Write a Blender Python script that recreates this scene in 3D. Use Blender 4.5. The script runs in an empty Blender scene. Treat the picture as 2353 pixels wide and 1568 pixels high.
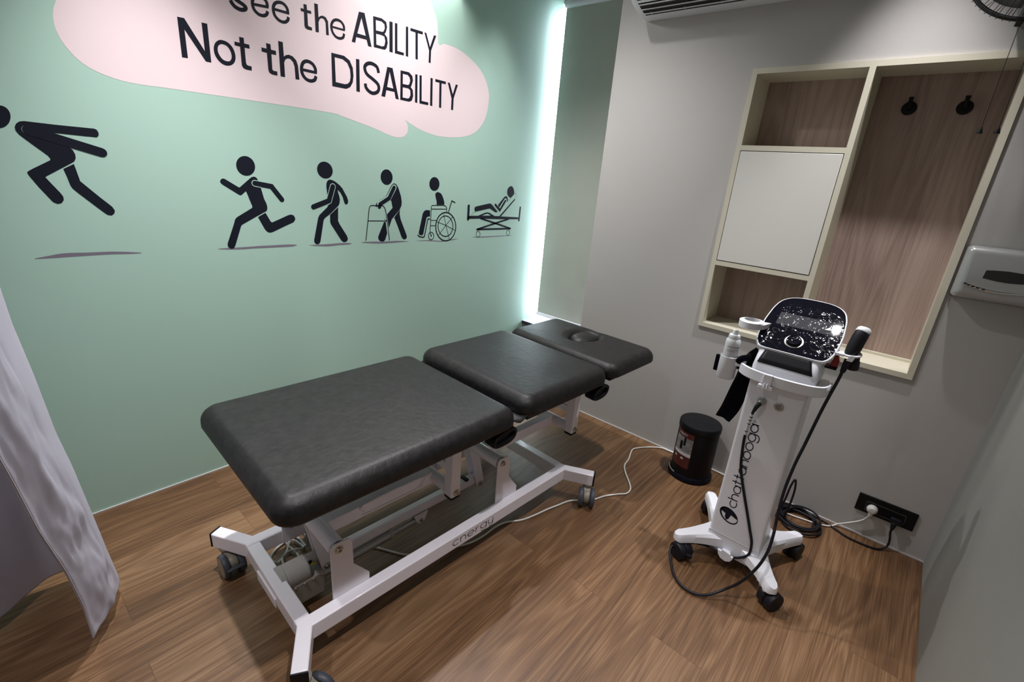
import bpy, bmesh, math, random
from mathutils import Vector, Matrix, noise
random.seed(7)
SC = bpy.context.scene
COL = SC.collection
R = math.radians

# ------------------------------------------------------------------ camera, sky, lights, exposure
def make_camera():
    cd = bpy.data.cameras.new('camera'); co = bpy.data.objects.new('camera', cd); COL.objects.link(co)
    yaw, pit, rol = -0.700060276, -0.340495862, 0.0805517709
    f = Vector((math.sin(yaw)*math.cos(pit), math.cos(yaw)*math.cos(pit), math.sin(pit)))
    r0 = Vector((math.cos(yaw), -math.sin(yaw), 0)); u0 = r0.cross(f)
    right = r0*math.cos(rol) + u0*math.sin(rol); up = -r0*math.sin(rol) + u0*math.cos(rol)
    m = Matrix((right, up, -f)).transposed().to_4x4(); m.translation = (2.34282579, -2.54559462, 1.5)
    co.matrix_world = m
    cd.sensor_width = 36; cd.lens = 36*1084.56633/2353; cd.clip_start = .02
    SC.camera = co
make_camera()
SC.view_settings.view_transform = 'Standard'; SC.view_settings.look = 'None'
SC.view_settings.gamma = 1; SC.view_settings.use_curve_mapping = False
SC.view_settings.exposure = 0.0
W = bpy.data.worlds.new('daylight'); SC.world = W; W.use_nodes = True
W.node_tree.nodes['Background'].inputs[0].default_value = (.80, .89, 1, 1)
W.node_tree.nodes['Background'].inputs[1].default_value = 30.0
def spot(name, loc, target, watt, angle, blend, col=(1, .93, .88), size=.03):
    l = bpy.data.lights.new(name, 'SPOT'); l.energy = watt; l.spot_size = R(angle); l.spot_blend = blend
    l.color = col; l.shadow_soft_size = size
    o = bpy.data.objects.new(name, l); COL.objects.link(o); o.location = loc
    o.rotation_euler = (Vector(target)-Vector(loc)).to_track_quat('-Z', 'Y').to_euler()
WARM = (1, .97, .985)
LZ = 2.88
def strip(name, loc, watt, sx, sy):
    l = bpy.data.lights.new(name, 'AREA'); l.shape = 'RECTANGLE'; l.size = sx; l.size_y = sy; l.energy = watt; l.color = (1, .97, .96)
    o = bpy.data.objects.new(name, l); COL.objects.link(o); o.location = loc
spot('downlight_cabinet', (2.10, -.31, LZ), (2.10, -.31, 0), 180, 60, 1, WARM)
spot('downlight_corner', (.30, -.14, LZ), (.30, -.14, 0), 70, 60, 1, WARM)
spot('downlight_foot', (.45, -2.0, LZ), (.45, -2.0, 0), 230, 68, 1, WARM)
spot('downlight_near', (2.08, -1.9, LZ), (2.08, -1.9, 0), 225, 60, 1, WARM)
spot('fill_spot_middle', (.78, -.9, LZ), (.78, -.9, 0), 142, 122, 1, WARM)  # added wide fill, stands in for light bounced around the room
spot('fill_spot_front', (1.3, -3.1, LZ), (1.3, -3.1, 0), 90, 126, 1, WARM)  # added fill behind the camera, brightens faces turned towards it
strip('wall_washer_strip', (.12, -.80, 2.67), 10, .05, .62)

# ------------------------------------------------------------------ helpers
WM = {}
def thing(name, label, cat, loc=(0, 0, 0), rotz=0, group=None):
    o = bpy.data.objects.new(name, None); COL.objects.link(o); o.empty_display_size = .05
    o.location = loc; o.rotation_euler = (0, 0, rotz); o['label'] = label; o['category'] = cat
    if group: o['group'] = group
    WM[o] = Matrix.Translation(loc) @ Matrix.Rotation(rotz, 4, 'Z')
    return o
class MB:
    """collects shapes; build() links them as ONE mesh object"""
    def __init__(s): s.bm = bmesh.new()
    def box(s, x0, x1, y0, y1, z0, z1):
        v = [s.bm.verts.new(p) for p in ((x0,y0,z0),(x1,y0,z0),(x1,y1,z0),(x0,y1,z0),(x0,y0,z1),(x1,y0,z1),(x1,y1,z1),(x0,y1,z1))]
        for f in ((3,2,1,0),(4,5,6,7),(0,1,5,4),(1,2,6,5),(2,3,7,6),(3,0,4,7)): s.bm.faces.new([v[i] for i in f])
        return s
    def bar(s, p0, p1, w, h, up=(0, 0, 1)):
        p0, p1 = Vector(p0), Vector(p1); d = (p1-p0).normalized(); a = Vector(up).cross(d)
        if a.length < 1e-4: a = Vector((1, 0, 0))
        a.normalize(); b = d.cross(a)
        vs = []
        for p in (p0, p1):
            vs += [s.bm.verts.new(p + a*w/2*i + b*h/2*j) for i, j in ((-1,-1),(1,-1),(1,1),(-1,1))]
        for f in ((3,2,1,0),(4,5,6,7),(0,1,5,4),(1,2,6,5),(2,3,7,6),(3,0,4,7)): s.bm.faces.new([vs[i] for i in f])
        return s
    def ring_loft(s, rings, closed=True, cap=True):
        rows = [[s.bm.verts.new(p) for p in r] for r in rings]
        n = len(rows[0])
        for a, b in zip(rows, rows[1:]):
            for i in range(n if closed else n-1):
                j = (i+1) % n
                try: s.bm.faces.new((a[i], a[j], b[j], b[i]))
                except ValueError: pass
        if cap and closed:
            try: s.bm.faces.new(rows[0][::-1]); s.bm.faces.new(rows[-1])
            except ValueError: pass
        s.rows = rows
        return s
    def tube(s, pts, r, n=12, closed=False, cap=True):
        pts = [Vector(p) for p in pts]; N = len(pts); rr = r if isinstance(r, (list, tuple)) else [r]*N
        a = None; rings = []
        for i, p in enumerate(pts):
            if closed: d = pts[(i+1) % N]-pts[i-1]
            else: d = pts[min(i+1, N-1)]-pts[max(i-1, 0)]
            d.normalize()
            if a is None:
                a = d.orthogonal().normalized()
            else:
                a = (a - d*a.dot(d))
                a = a.normalized() if a.length > 1e-6 else d.orthogonal().normalized()
            b = d.cross(a)
            rings.append([p + (a*math.cos(t)+b*math.sin(t))*rr[i] for t in [2*math.pi*k/n for k in range(n)]])
        if closed: rings.append(rings[0]); s.ring_loft(rings, cap=False)
        else: s.ring_loft(rings, cap=cap)
        return s
    def cyl(s, p0, p1, r, r1=None, n=24):
        return s.tube([p0, p1], [r, r if r1 is None else r1], n)
    def lathe(s, prof, c=(0, 0, 0), axis=(0, 0, 1), n=40):
        c = Vector(c); ax = Vector(axis).normalized(); a = ax.orthogonal().normalized(); b = ax.cross(a)
        rings = [[c + ax*h + (a*math.cos(t)+b*math.sin(t))*max(r, 1e-5) for t in [2*math.pi*k/n for k in range(n)]] for r, h in prof]
        s.ring_loft(rings); return s
    def prism(s, pts, f, d0, d1):
        """closed 2-D outline pts, mapped by f(a, b, depth)"""
        A = [s.bm.verts.new(f(a, b, d0)) for a, b in pts]; B = [s.bm.verts.new(f(a, b, d1)) for a, b in pts]; n = len(pts)
        for i in range(n): s.bm.faces.new((A[i], A[(i+1) % n], B[(i+1) % n], B[i]))
        s.bm.faces.new(A[::-1]); s.bm.faces.new(B); return s
    def build(s, name, mat, parent=None, smooth=False, bevel=0, seg=2, local=False, angle=40, sub=0):
        bm = s.bm
        bmesh.ops.recalc_face_normals(bm, faces=bm.faces)
        for f in bm.faces: f.normal_update()
        big = [f for f in bm.faces if len(f.verts) > 4]
        if big and not bevel: bmesh.ops.triangulate(bm, faces=big)
        if parent is not None and not local: bm.transform(WM[parent].inverted())
        me = bpy.data.meshes.new(name); bm.to_mesh(me); bm.free()
        o = bpy.data.objects.new(name, me); COL.objects.link(o)
        if mat: me.materials.append(mat)
        if parent is not None: o.parent = parent; WM[o] = WM[parent]
        else: WM[o] = Matrix()
        if bevel:
            m = o.modifiers.new('bevel', 'BEVEL'); m.width = bevel; m.segments = seg; m.limit_method = 'ANGLE'; m.angle_limit = R(35)
        if sub:
            m = o.modifiers.new('sub', 'SUBSURF'); m.levels = sub; m.render_levels = sub
        if smooth or bevel:
            try:
                me.shade_smooth()
                if not sub: me.set_sharp_from_angle(angle=R(angle))
            except Exception: pass
        return o
def tag(o, label=None, cat=None, group=None, kind=None):
    if label: o['label'] = label
    if cat: o['category'] = cat
    if group: o['group'] = group
    if kind: o['kind'] = kind
    return o
def copy_tree(o, parent=None):
    c = o.copy(); COL.objects.link(c); c.parent = parent; WM[c] = WM.get(parent, Matrix())
    for ch in list(o.children): copy_tree(ch, c)
    return c
def crom(P, closed=False, k=8):
    """points along a Catmull-Rom curve through P"""
    P = [tuple(p) for p in P]; n = len(P); out = []
    for i in range(n if closed else n-1):
        p1, p2 = P[i], P[(i+1) % n]
        p0 = P[i-1] if (closed or i > 0) else tuple(2*a-b for a, b in zip(p1, p2))
        p3 = P[(i+2) % n] if (closed or i+2 < n) else tuple(2*a-b for a, b in zip(p2, p1))
        for j in range(k):
            t = j/k
            out.append(tuple(.5*(2*b + (c-a)*t + (2*a-5*b+4*c-d)*t*t + (-a+3*b-3*c+d)*t**3) for a, b, c, d in zip(p0, p1, p2, p3)))
    if not closed: out.append(P[-1])
    return out
def flat_poly(bm, pts, xf):
    vs = [bm.verts.new(xf(a, b)) for a, b in pts]
    f = bm.faces.new(vs); f.normal_update(); bmesh.ops.triangulate(bm, faces=[f])
def flat_stroke(bm, pts, w, xf, closed=False, rnd=True):
    """a flat ribbon of width w along pts"""
    n = len(pts); L = []; Rr = []
    for i in range(n):
        a = pts[i-1] if (closed or i > 0) else pts[i]; b = pts[(i+1) % n] if (closed or i < n-1) else pts[i]
        d1 = Vector((pts[i][0]-a[0], pts[i][1]-a[1])); d2 = Vector((b[0]-pts[i][0], b[1]-pts[i][1]))
        if d1.length < 1e-9: d1 = d2
        if d2.length < 1e-9: d2 = d1
        d1.normalize(); d2.normalize(); t = (d1+d2)
        if t.length < 1e-6: t = d1
        t.normalize(); nn = Vector((-t.y, t.x)); m = w/2/max(.45, abs(nn.dot(Vector((-d1.y, d1.x)))))
        L.append((pts[i][0]+nn.x*m, pts[i][1]+nn.y*m)); Rr.append((pts[i][0]-nn.x*m, pts[i][1]-nn.y*m))
    lv = [bm.verts.new(xf(*p)) for p in L]; rv = [bm.verts.new(xf(*p)) for p in Rr]
    for i in range(n if closed else n-1):
        j = (i+1) % n; bm.faces.new((lv[i], lv[j], rv[j], rv[i]))
    if rnd and not closed:
        for k, s0 in ((0, 1), (n-1, -1)):
            c = pts[k]; q = pts[1] if k == 0 else pts[n-2]; d = math.atan2(c[1]-q[1], c[0]-q[0])
            arc = [(c[0]+w/2*math.cos(d+t), c[1]+w/2*math.sin(d+t)) for t in [math.pi*(i/10-.5) for i in range(11)]]
            bm.faces.new([bm.verts.new(xf(*p)) for p in arc])

# ------------------------------------------------------------------ materials
def mat(name, col, rough=.5, metal=0, bump=0, bscale=60, spec=None, coat=0, var=0, vscale=6, emit=None):
    m = bpy.data.materials.new(name); m.use_nodes = True; nt = m.node_tree; N = nt.nodes; b = N['Principled BSDF']
    b.inputs['Base Color'].default_value = (*col, 1); b.inputs['Roughness'].default_value = rough; b.inputs['Metallic'].default_value = metal
    if spec is not None: b.inputs['Specular IOR Level'].default_value = spec
    if coat: b.inputs['Coat Weight'].default_value = coat; b.inputs['Coat Roughness'].default_value = .08
    tc = N.new('ShaderNodeTexCoord')
    if var:
        n = N.new('ShaderNodeTexNoise'); n.inputs['Scale'].default_value = vscale; n.inputs['Detail'].default_value = 5
        nt.links.new(tc.outputs['Object'], n.inputs['Vector'])
        r = N.new('ShaderNodeMapRange'); r.inputs[1].default_value = .3; r.inputs[2].default_value = .7; r.inputs[3].default_value = 1-var; r.inputs[4].default_value = 1+var
        nt.links.new(n.outputs['Fac'], r.inputs[0])
        mx = N.new('ShaderNodeVectorMath'); mx.operation = 'SCALE'; mx.inputs[0].default_value = col; nt.links.new(r.outputs[0], mx.inputs['Scale'])
        nt.links.new(mx.outputs[0], b.inputs['Base Color'])
    if bump:
        n2 = N.new('ShaderNodeTexNoise'); n2.inputs['Scale'].default_value = bscale; n2.inputs['Detail'].default_value = 6
        nt.links.new(tc.outputs['Object'], n2.inputs['Vector'])
        bp = N.new('ShaderNodeBump'); bp.inputs['Strength'].default_value = bump; bp.inputs['Distance'].default_value = .004
        nt.links.new(n2.outputs['Fac'], bp.inputs['Height']); nt.links.new(bp.outputs[0], b.inputs['Normal'])
    return m
def wood(name, ramp, rot, plank=None, gscale=1.0, rough=.45, strength=1.0):
    """wood grain running along local Y after 'rot'; plank=(length,width) adds boards"""
    m = bpy.data.materials.new(name); m.use_nodes = True; nt = m.node_tree; N = nt.nodes; Lk = nt.links.new; b = N['Principled BSDF']
    b.inputs['Roughness'].default_value = rough
    tc = N.new('ShaderNodeTexCoord'); mp = N.new('ShaderNodeMapping'); mp.inputs['Rotation'].default_value = rot; Lk(tc.outputs['Object'], mp.inputs[0])
    vec = mp.outputs[0]; br = None
    if plank:
        br = N.new('ShaderNodeTexBrick'); br.inputs['Scale'].default_value = 1; br.inputs['Brick Width'].default_value = plank[0]; br.inputs['Row Height'].default_value = plank[1]
        br.inputs['Mortar Size'].default_value = .0012; br.inputs['Mortar Smooth'].default_value = .4; br.offset = .37; br.inputs['Bias'].default_value = 0
        br.inputs['Color1'].default_value = (0, 0, 0, 1); br.inputs['Color2'].default_value = (1, 1, 1, 1); br.inputs['Mortar'].default_value = (.5, .5, .5, 1)
        Lk(vec, br.inputs['Vector'])
        sc = N.new('ShaderNodeVectorMath'); sc.operation = 'MULTIPLY_ADD'; sc.inputs[1].default_value = (7.3, 3.1, 5.7); Lk(br.outputs['Color'], sc.inputs[0]); Lk(vec, sc.inputs[2]); vec = sc.outputs[0]
    st = N.new('ShaderNodeVectorMath'); st.operation = 'MULTIPLY'; st.inputs[1].default_value = (.75*gscale, 6.5*gscale, 6.5*gscale); Lk(vec, st.inputs[0])
    n1 = N.new('ShaderNodeTexNoise'); n1.inputs['Scale'].default_value = 1.0; n1.inputs['Detail'].default_value = 1.5; n1.inputs['Distortion'].default_value = .35; Lk(st.outputs[0], n1.inputs['Vector'])
    mu = N.new('ShaderNodeMath'); mu.operation = 'MULTIPLY'; mu.inputs[1].default_value = 75; Lk(n1.outputs['Fac'], mu.inputs[0])
    sn = N.new('ShaderNodeMath'); sn.operation = 'SINE'; Lk(mu.outputs[0], sn.inputs[0])
    st2 = N.new('ShaderNodeVectorMath'); st2.operation = 'MULTIPLY'; st2.inputs[1].default_value = (4.5*gscale, 240*gscale, 240*gscale); Lk(vec, st2.inputs[0])
    n2 = N.new('ShaderNodeTexNoise'); n2.inputs['Scale'].default_value = 1.0; n2.inputs['Detail'].default_value = 4; Lk(st2.outputs[0], n2.inputs['Vector'])
    a1 = N.new('ShaderNodeMath'); a1.operation = 'MULTIPLY_ADD'; a1.inputs[1].default_value = .048*strength; a1.inputs[2].default_value = 0; Lk(sn.outputs[0], a1.inputs[0])
    a2 = N.new('ShaderNodeMath'); a2.operation = 'MULTIPLY_ADD'; a2.inputs[1].default_value = .46*strength; Lk(n2.outputs['Fac'], a2.inputs[0]); Lk(a1.outputs[0], a2.inputs[2])
    a3 = N.new('ShaderNodeMath'); a3.operation = 'MULTIPLY_ADD'; a3.inputs[1].default_value = .24*strength; Lk(n1.outputs['Fac'], a3.inputs[0]); Lk(a2.outputs[0], a3.inputs[2])
    fac = a3.outputs[0]
    if br:
        a4 = N.new('ShaderNodeMath'); a4.operation = 'MULTIPLY_ADD'; a4.inputs[1].default_value = .10; Lk(br.outputs['Color'], a4.inputs[0]); Lk(fac, a4.inputs[2]); fac = a4.outputs[0]
    cr = N.new('ShaderNodeValToRGB'); el = cr.color_ramp.elements
    el[0].position, el[0].color = ramp[0][0], (*ramp[0][1], 1); el[1].position, el[1].color = ramp[-1][0], (*ramp[-1][1], 1)
    for p, c in ramp[1:-1]: e = el.new(p); e.color = (*c, 1)
    Lk(fac, cr.inputs[0]); out = cr.outputs[0]
    if br:
        mx = N.new('ShaderNodeMix'); mx.data_type = 'RGBA'; mx.blend_type = 'MULTIPLY'; mx.inputs[7].default_value = (.72, .66, .6, 1); Lk(br.outputs['Fac'], mx.inputs[0]); Lk(out, mx.inputs[6]); out = mx.outputs[2]
    Lk(out, b.inputs['Base Color'])
    bp = N.new('ShaderNodeBump'); bp.inputs['Strength'].default_value = .08; bp.inputs['Distance'].default_value = .002; Lk(n2.outputs['Fac'], bp.inputs['Height']); Lk(bp.outputs[0], b.inputs['Normal'])
    return m
M = {}
M['green'] = mat('mint_wall_print', (.43, .64, .545), .55, bump=.03, bscale=300)
M['pink'] = mat('pale_pink_print', (.86, .715, .735), .55)
M['ink'] = mat('dark_navy_print', (.007, .009, .018), .6, spec=.2)
M['shade'] = mat('mauve_grey_print', (.20, .18, .23), .55)
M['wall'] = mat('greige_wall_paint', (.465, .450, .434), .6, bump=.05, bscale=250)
M['side'] = mat('shaded_grey_green_paint', (.27, .275, .255), .6, bump=.05, bscale=250)  # right wall's shade is put into the colour: wall paint toned darker
M['ceil'] = mat('white_ceiling_paint', (.7, .7, .69), .7, bump=.03, bscale=200)
M['trim'] = mat('white_sealant', (.52, .50, .50), .5, var=.05)
M['floor'] = wood('oak_floor_planks', [(.25, (.072, .033, .0135)), (.41, (.138, .070, .030)), (.57, (.225, .130, .066))], (0, 0, R(90)), (1.22, .18), 1.0, .42)
M['cream'] = mat('cream_laminate', (.60, .57, .46), .4, bump=.03, bscale=200)
M['door'] = mat('off_white_laminate', (.66, .65, .61), .35)
M['walnut'] = wood('greyish_brown_wood_laminate', [(.14, (.24, .165, .140)), (.27, (.36, .265, .225)), (.42, (.46, .355, .305))], (0, R(90), 0), None, 1.0, .5, .7)
M['leather'] = mat('dark_brown_grey_vinyl', (.0105, .0097, .0098), .46, spec=.32, bump=.36, bscale=46, var=.35, vscale=34)
M['white'] = mat('white_powder_coat', (.82, .785, .845), .32, coat=.2, var=.02)
M['plastic'] = mat('white_plastic', (.78, .79, .84), .3, var=.02)
M['black'] = mat('black_plastic', (.004, .004, .0055), .45, spec=.2)
M['rubber'] = mat('black_rubber', (.006, .006, .010), .5, spec=.35, bump=.05)
M['cloth'] = mat('black_nylon', (.003, .003, .006), .95, spec=.1, bump=.3, bscale=400)
M['steel'] = mat('steel', (.55, .54, .52), .28, 1)
M['alu'] = mat('grey_aluminium', (.42, .43, .43), .35, .6)
M['grey'] = mat('light_grey_plastic', (.38, .365, .345), .45, var=.03)
M['cable_grey'] = mat('grey_cable', (.33, .34, .33), .5)
M['cable_white'] = mat('white_cable', (.62, .61, .58), .5)
M['tyre'] = mat('slate_blue_rubber', (.045, .052, .068), .5)
M['taupe'] = mat('taupe_plastic', (.25, .22, .17), .45)
M['glossblack'] = mat('gloss_black', (.005, .005, .009), .03, spec=.15)
M['screen'] = mat('dark_grey_screen', (.05, .05, .056), .6, spec=0)
M['red'] = mat('red_plastic', (.30, .012, .010), .4)
M['silver'] = mat('satin_silver_plastic', (.47, .48, .48), .3, .35)
M['chrome'] = mat('chrome', (.8, .8, .82), .08, 1)
M['curtain'] = mat('lilac_grey_curtain', (.45, .435, .51), .6, bump=.15, bscale=14)
M['blind'] = mat('grey_green_blind_fabric', (.40, .42, .37), .8, bump=.2, bscale=500)
M['binlabel'] = mat('dark_red_label', (.085, .014, .012), .4)
M['binpic'] = mat('grey_label_picture', (.22, .22, .22), .4, var=.35, vscale=40)
M['fanblack'] = mat('black_fan_wire', (.008, .008, .009), .4)
M['fangrey'] = mat('dark_grey_fan_plastic', (.09, .09, .09), .5)
M['bottle'] = mat('white_bottle_plastic', (.72, .74, .76), .35)
M['label'] = mat('pale_grey_label', (.60, .61, .64), .4)
M['brown'] = mat('dark_edge', (.03, .028, .05), .4)
M['yellow'] = mat('yellow_wire', (.5, .38, .03), .4)
M['groove'] = mat('shadow_gap_dark', (.02, .02, .018), .8)
def glass_mat(name, rough=.0, film=False):
    m = bpy.data.materials.new(name); m.use_nodes = True; nt = m.node_tree; N = nt.nodes; N.remove(N['Principled BSDF'])
    t = N.new('ShaderNodeBsdfTransparent'); g = N.new('ShaderNodeBsdfGlossy'); g.inputs['Roughness'].default_value = rough
    mx = N.new('ShaderNodeMixShader')
    if film:
        tc = N.new('ShaderNodeTexCoord'); n = N.new('ShaderNodeTexNoise'); n.inputs['Scale'].default_value = 40; n.inputs['Detail'].default_value = 1; n.inputs['Distortion'].default_value = 1
        nt.links.new(tc.outputs['Object'], n.inputs['Vector'])
        bp = N.new('ShaderNodeBump'); bp.inputs['Strength'].default_value = .25; bp.inputs['Distance'].default_value = .01
        nt.links.new(n.outputs['Fac'], bp.inputs['Height']); nt.links.new(bp.outputs[0], g.inputs['Normal'])
        # folded creases catch more light than the flat film
        n2 = N.new('ShaderNodeTexNoise'); n2.inputs['Scale'].default_value = 7; n2.inputs['Detail'].default_value = 1.2; n2.inputs['Distortion'].default_value = 1.6; nt.links.new(tc.outputs['Object'], n2.inputs['Vector'])
        ab = N.new('ShaderNodeMath'); ab.operation = 'SUBTRACT'; ab.inputs[1].default_value = .5; nt.links.new(n2.outputs['Fac'], ab.inputs[0])
        a2 = N.new('ShaderNodeMath'); a2.operation = 'ABSOLUTE'; nt.links.new(ab.outputs[0], a2.inputs[0])
        mr = N.new('ShaderNodeMapRange'); mr.inputs[1].default_value = 0; mr.inputs[2].default_value = .011; mr.inputs[3].default_value = .34; mr.inputs[4].default_value = .005; nt.links.new(a2.outputs[0], mr.inputs[0])
        nt.links.new(mr.outputs[0], mx.inputs[0])
    else:
        f = N.new('ShaderNodeFresnel'); f.inputs[0].default_value = 1.45; nt.links.new(f.outputs[0], mx.inputs[0])
    nt.links.new(t.outputs[0], mx.inputs[1]); nt.links.new(g.outputs[0], mx.inputs[2]); nt.links.new(mx.outputs[0], N['Material Output'].inputs[0])
    return m
M['glass'] = glass_mat('window_glass')
M['film'] = glass_mat('clear_plastic_film', .09, True)

# ------------------------------------------------------------------ stroke lettering
def arc(cx, cy, rx, ry, a0, a1, n=14): return [(cx+rx*math.cos(R(a0+(a1-a0)*i/n)), cy+ry*math.sin(R(a0+(a1-a0)*i/n))) for i in range(n+1)]
GLYPH = {
 'c': (.86, [arc(.5,.5,.5,.5,48,312)]), 'o': (1, [arc(.5,.5,.5,.5,0,360,24)]),
 'a': (1, [arc(.5,.5,.5,.5,0,360,24), [(1,1),(1,0)]]),
 'h': (.8, [[(0,1.5),(0,0)], [(0,.45)]+arc(.4,.55,.4,.45,180,0)+[(.8,0)]]),
 'n': (.8, [[(0,1),(0,0)], [(0,.45)]+arc(.4,.55,.4,.45,180,0)+[(.8,0)]]),
 't': (.56, [[(.28,1.5),(.28,0)], [(0,1),(.56,1)]]),
 'g': (1, [arc(.5,.5,.5,.5,0,360,24), [(1,1),(1,-.05)]+arc(.5,-.05,.5,.45,0,-150)]),
 'e': (1, [[(.02,.5)]+arc(.5,.5,.5,.5,0,320,20)[0:1]+arc(.5,.5,.5,.5,0,320,20)]),
 'r': (.45, [[(0,1),(0,0)], [(0,.5)]+arc(.42,.5,.42,.48,180,85)]),
 'y': (.8, [[(0,1),(0,.45)]+arc(.4,.45,.4,.45,180,360)+[(.8,1)], [(.8,.5),(.8,-.05)]+arc(.4,-.05,.4,.42,0,-140)]),
 'R': (.8, [[(0,0),(0,1.4),(.45,1.4),(.7,1.25),(.7,.85),(.45,.7),(0,.7)], [(.4,.7),(.8,0)]]),
 'O': (1, [arc(.5,.7,.5,.7,0,360,20)]), 'B': (.75, [[(0,0),(0,1.4),(.5,1.4),(.65,1.2),(.65,.9),(.5,.72),(0,.72)], [(.5,.72),(.72,.55),(.72,.2),(.5,0),(0,0)]]),
 'U': (.8, [[(0,1.4),(0,.4)]+arc(.4,.4,.4,.4,180,360)+[(.8,1.4)]]), 'S': (.75, [arc(.38,1.05,.36,.35,30,270)+arc(.38,.35,.36,.35,90,-150)]),
 'T': (.8, [[(0,1.4),(.8,1.4)], [(.4,1.4),(.4,0)]]),
}
def lettering(text, size, w, xf, gap=.22):
    """flat letters; size = x-height; xf maps (along, up) to a point"""
    mb = MB(); x = 0
    for ch in text:
        adv, st = GLYPH[ch]
        for s in st:
            closed = len(s) > 8 and abs(s[0][0]-s[-1][0]) < 1e-6 and abs(s[0][1]-s[-1][1]) < 1e-6
            p = [((x+a)*size, b*size) for a, b in (s[:-1] if closed else s)]
            flat_stroke(mb.bm, p, w, xf, closed, rnd=False)
        x += adv+gap
    return mb, (x-gap)*size
# ------------------------------------------------------------------ wall print outlines, (y, z) in metres on the left wall
MURAL_BUBBLE=[('c',[[(-2.1971,1.9173),(-2.2089,1.8872),(-2.2141,1.8587),(-2.2122,1.8265),(-2.1986,1.7888),(-2.1675,1.748),(-2.1203,1.7217),(-2.0532,1.7067),(-1.9741,1.7044),(-1.9005,1.7063),(-1.3019,1.7097),(-1.1933,1.6997),(-1.0927,1.6806),(-1.0016,1.6627),(-.9225,1.642),(-.8694,1.6373),(-.83,1.6469),(-.8085,1.6678),(-.8036,1.6916),(-.8099,1.7164),(-.8251,1.7329)],[(-.7901,1.7164),(-.7138,1.6922),(-.6204,1.6755),(-.5294,1.6738),(-.4271,1.6826),(-.3437,1.7014),(-.2744,1.7352),(-.2213,1.7891),(-.1932,1.8511),(-.1817,1.9314),(-.1917,1.9816),(-.2247,2.037),(-.2758,2.0823),(-.3393,2.1136),(-.4073,2.1377),(-.472,2.1494),(-.5205,2.1517),(-.5609,2.1505),(-.6003,2.1446),(-.6203,2.2646),(-.75,2.42),(-.95,2.5),(-1.3,2.52),(-1.7,2.5),(-2.0,2.42),(-2.1671,2.0373)]])]
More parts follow.
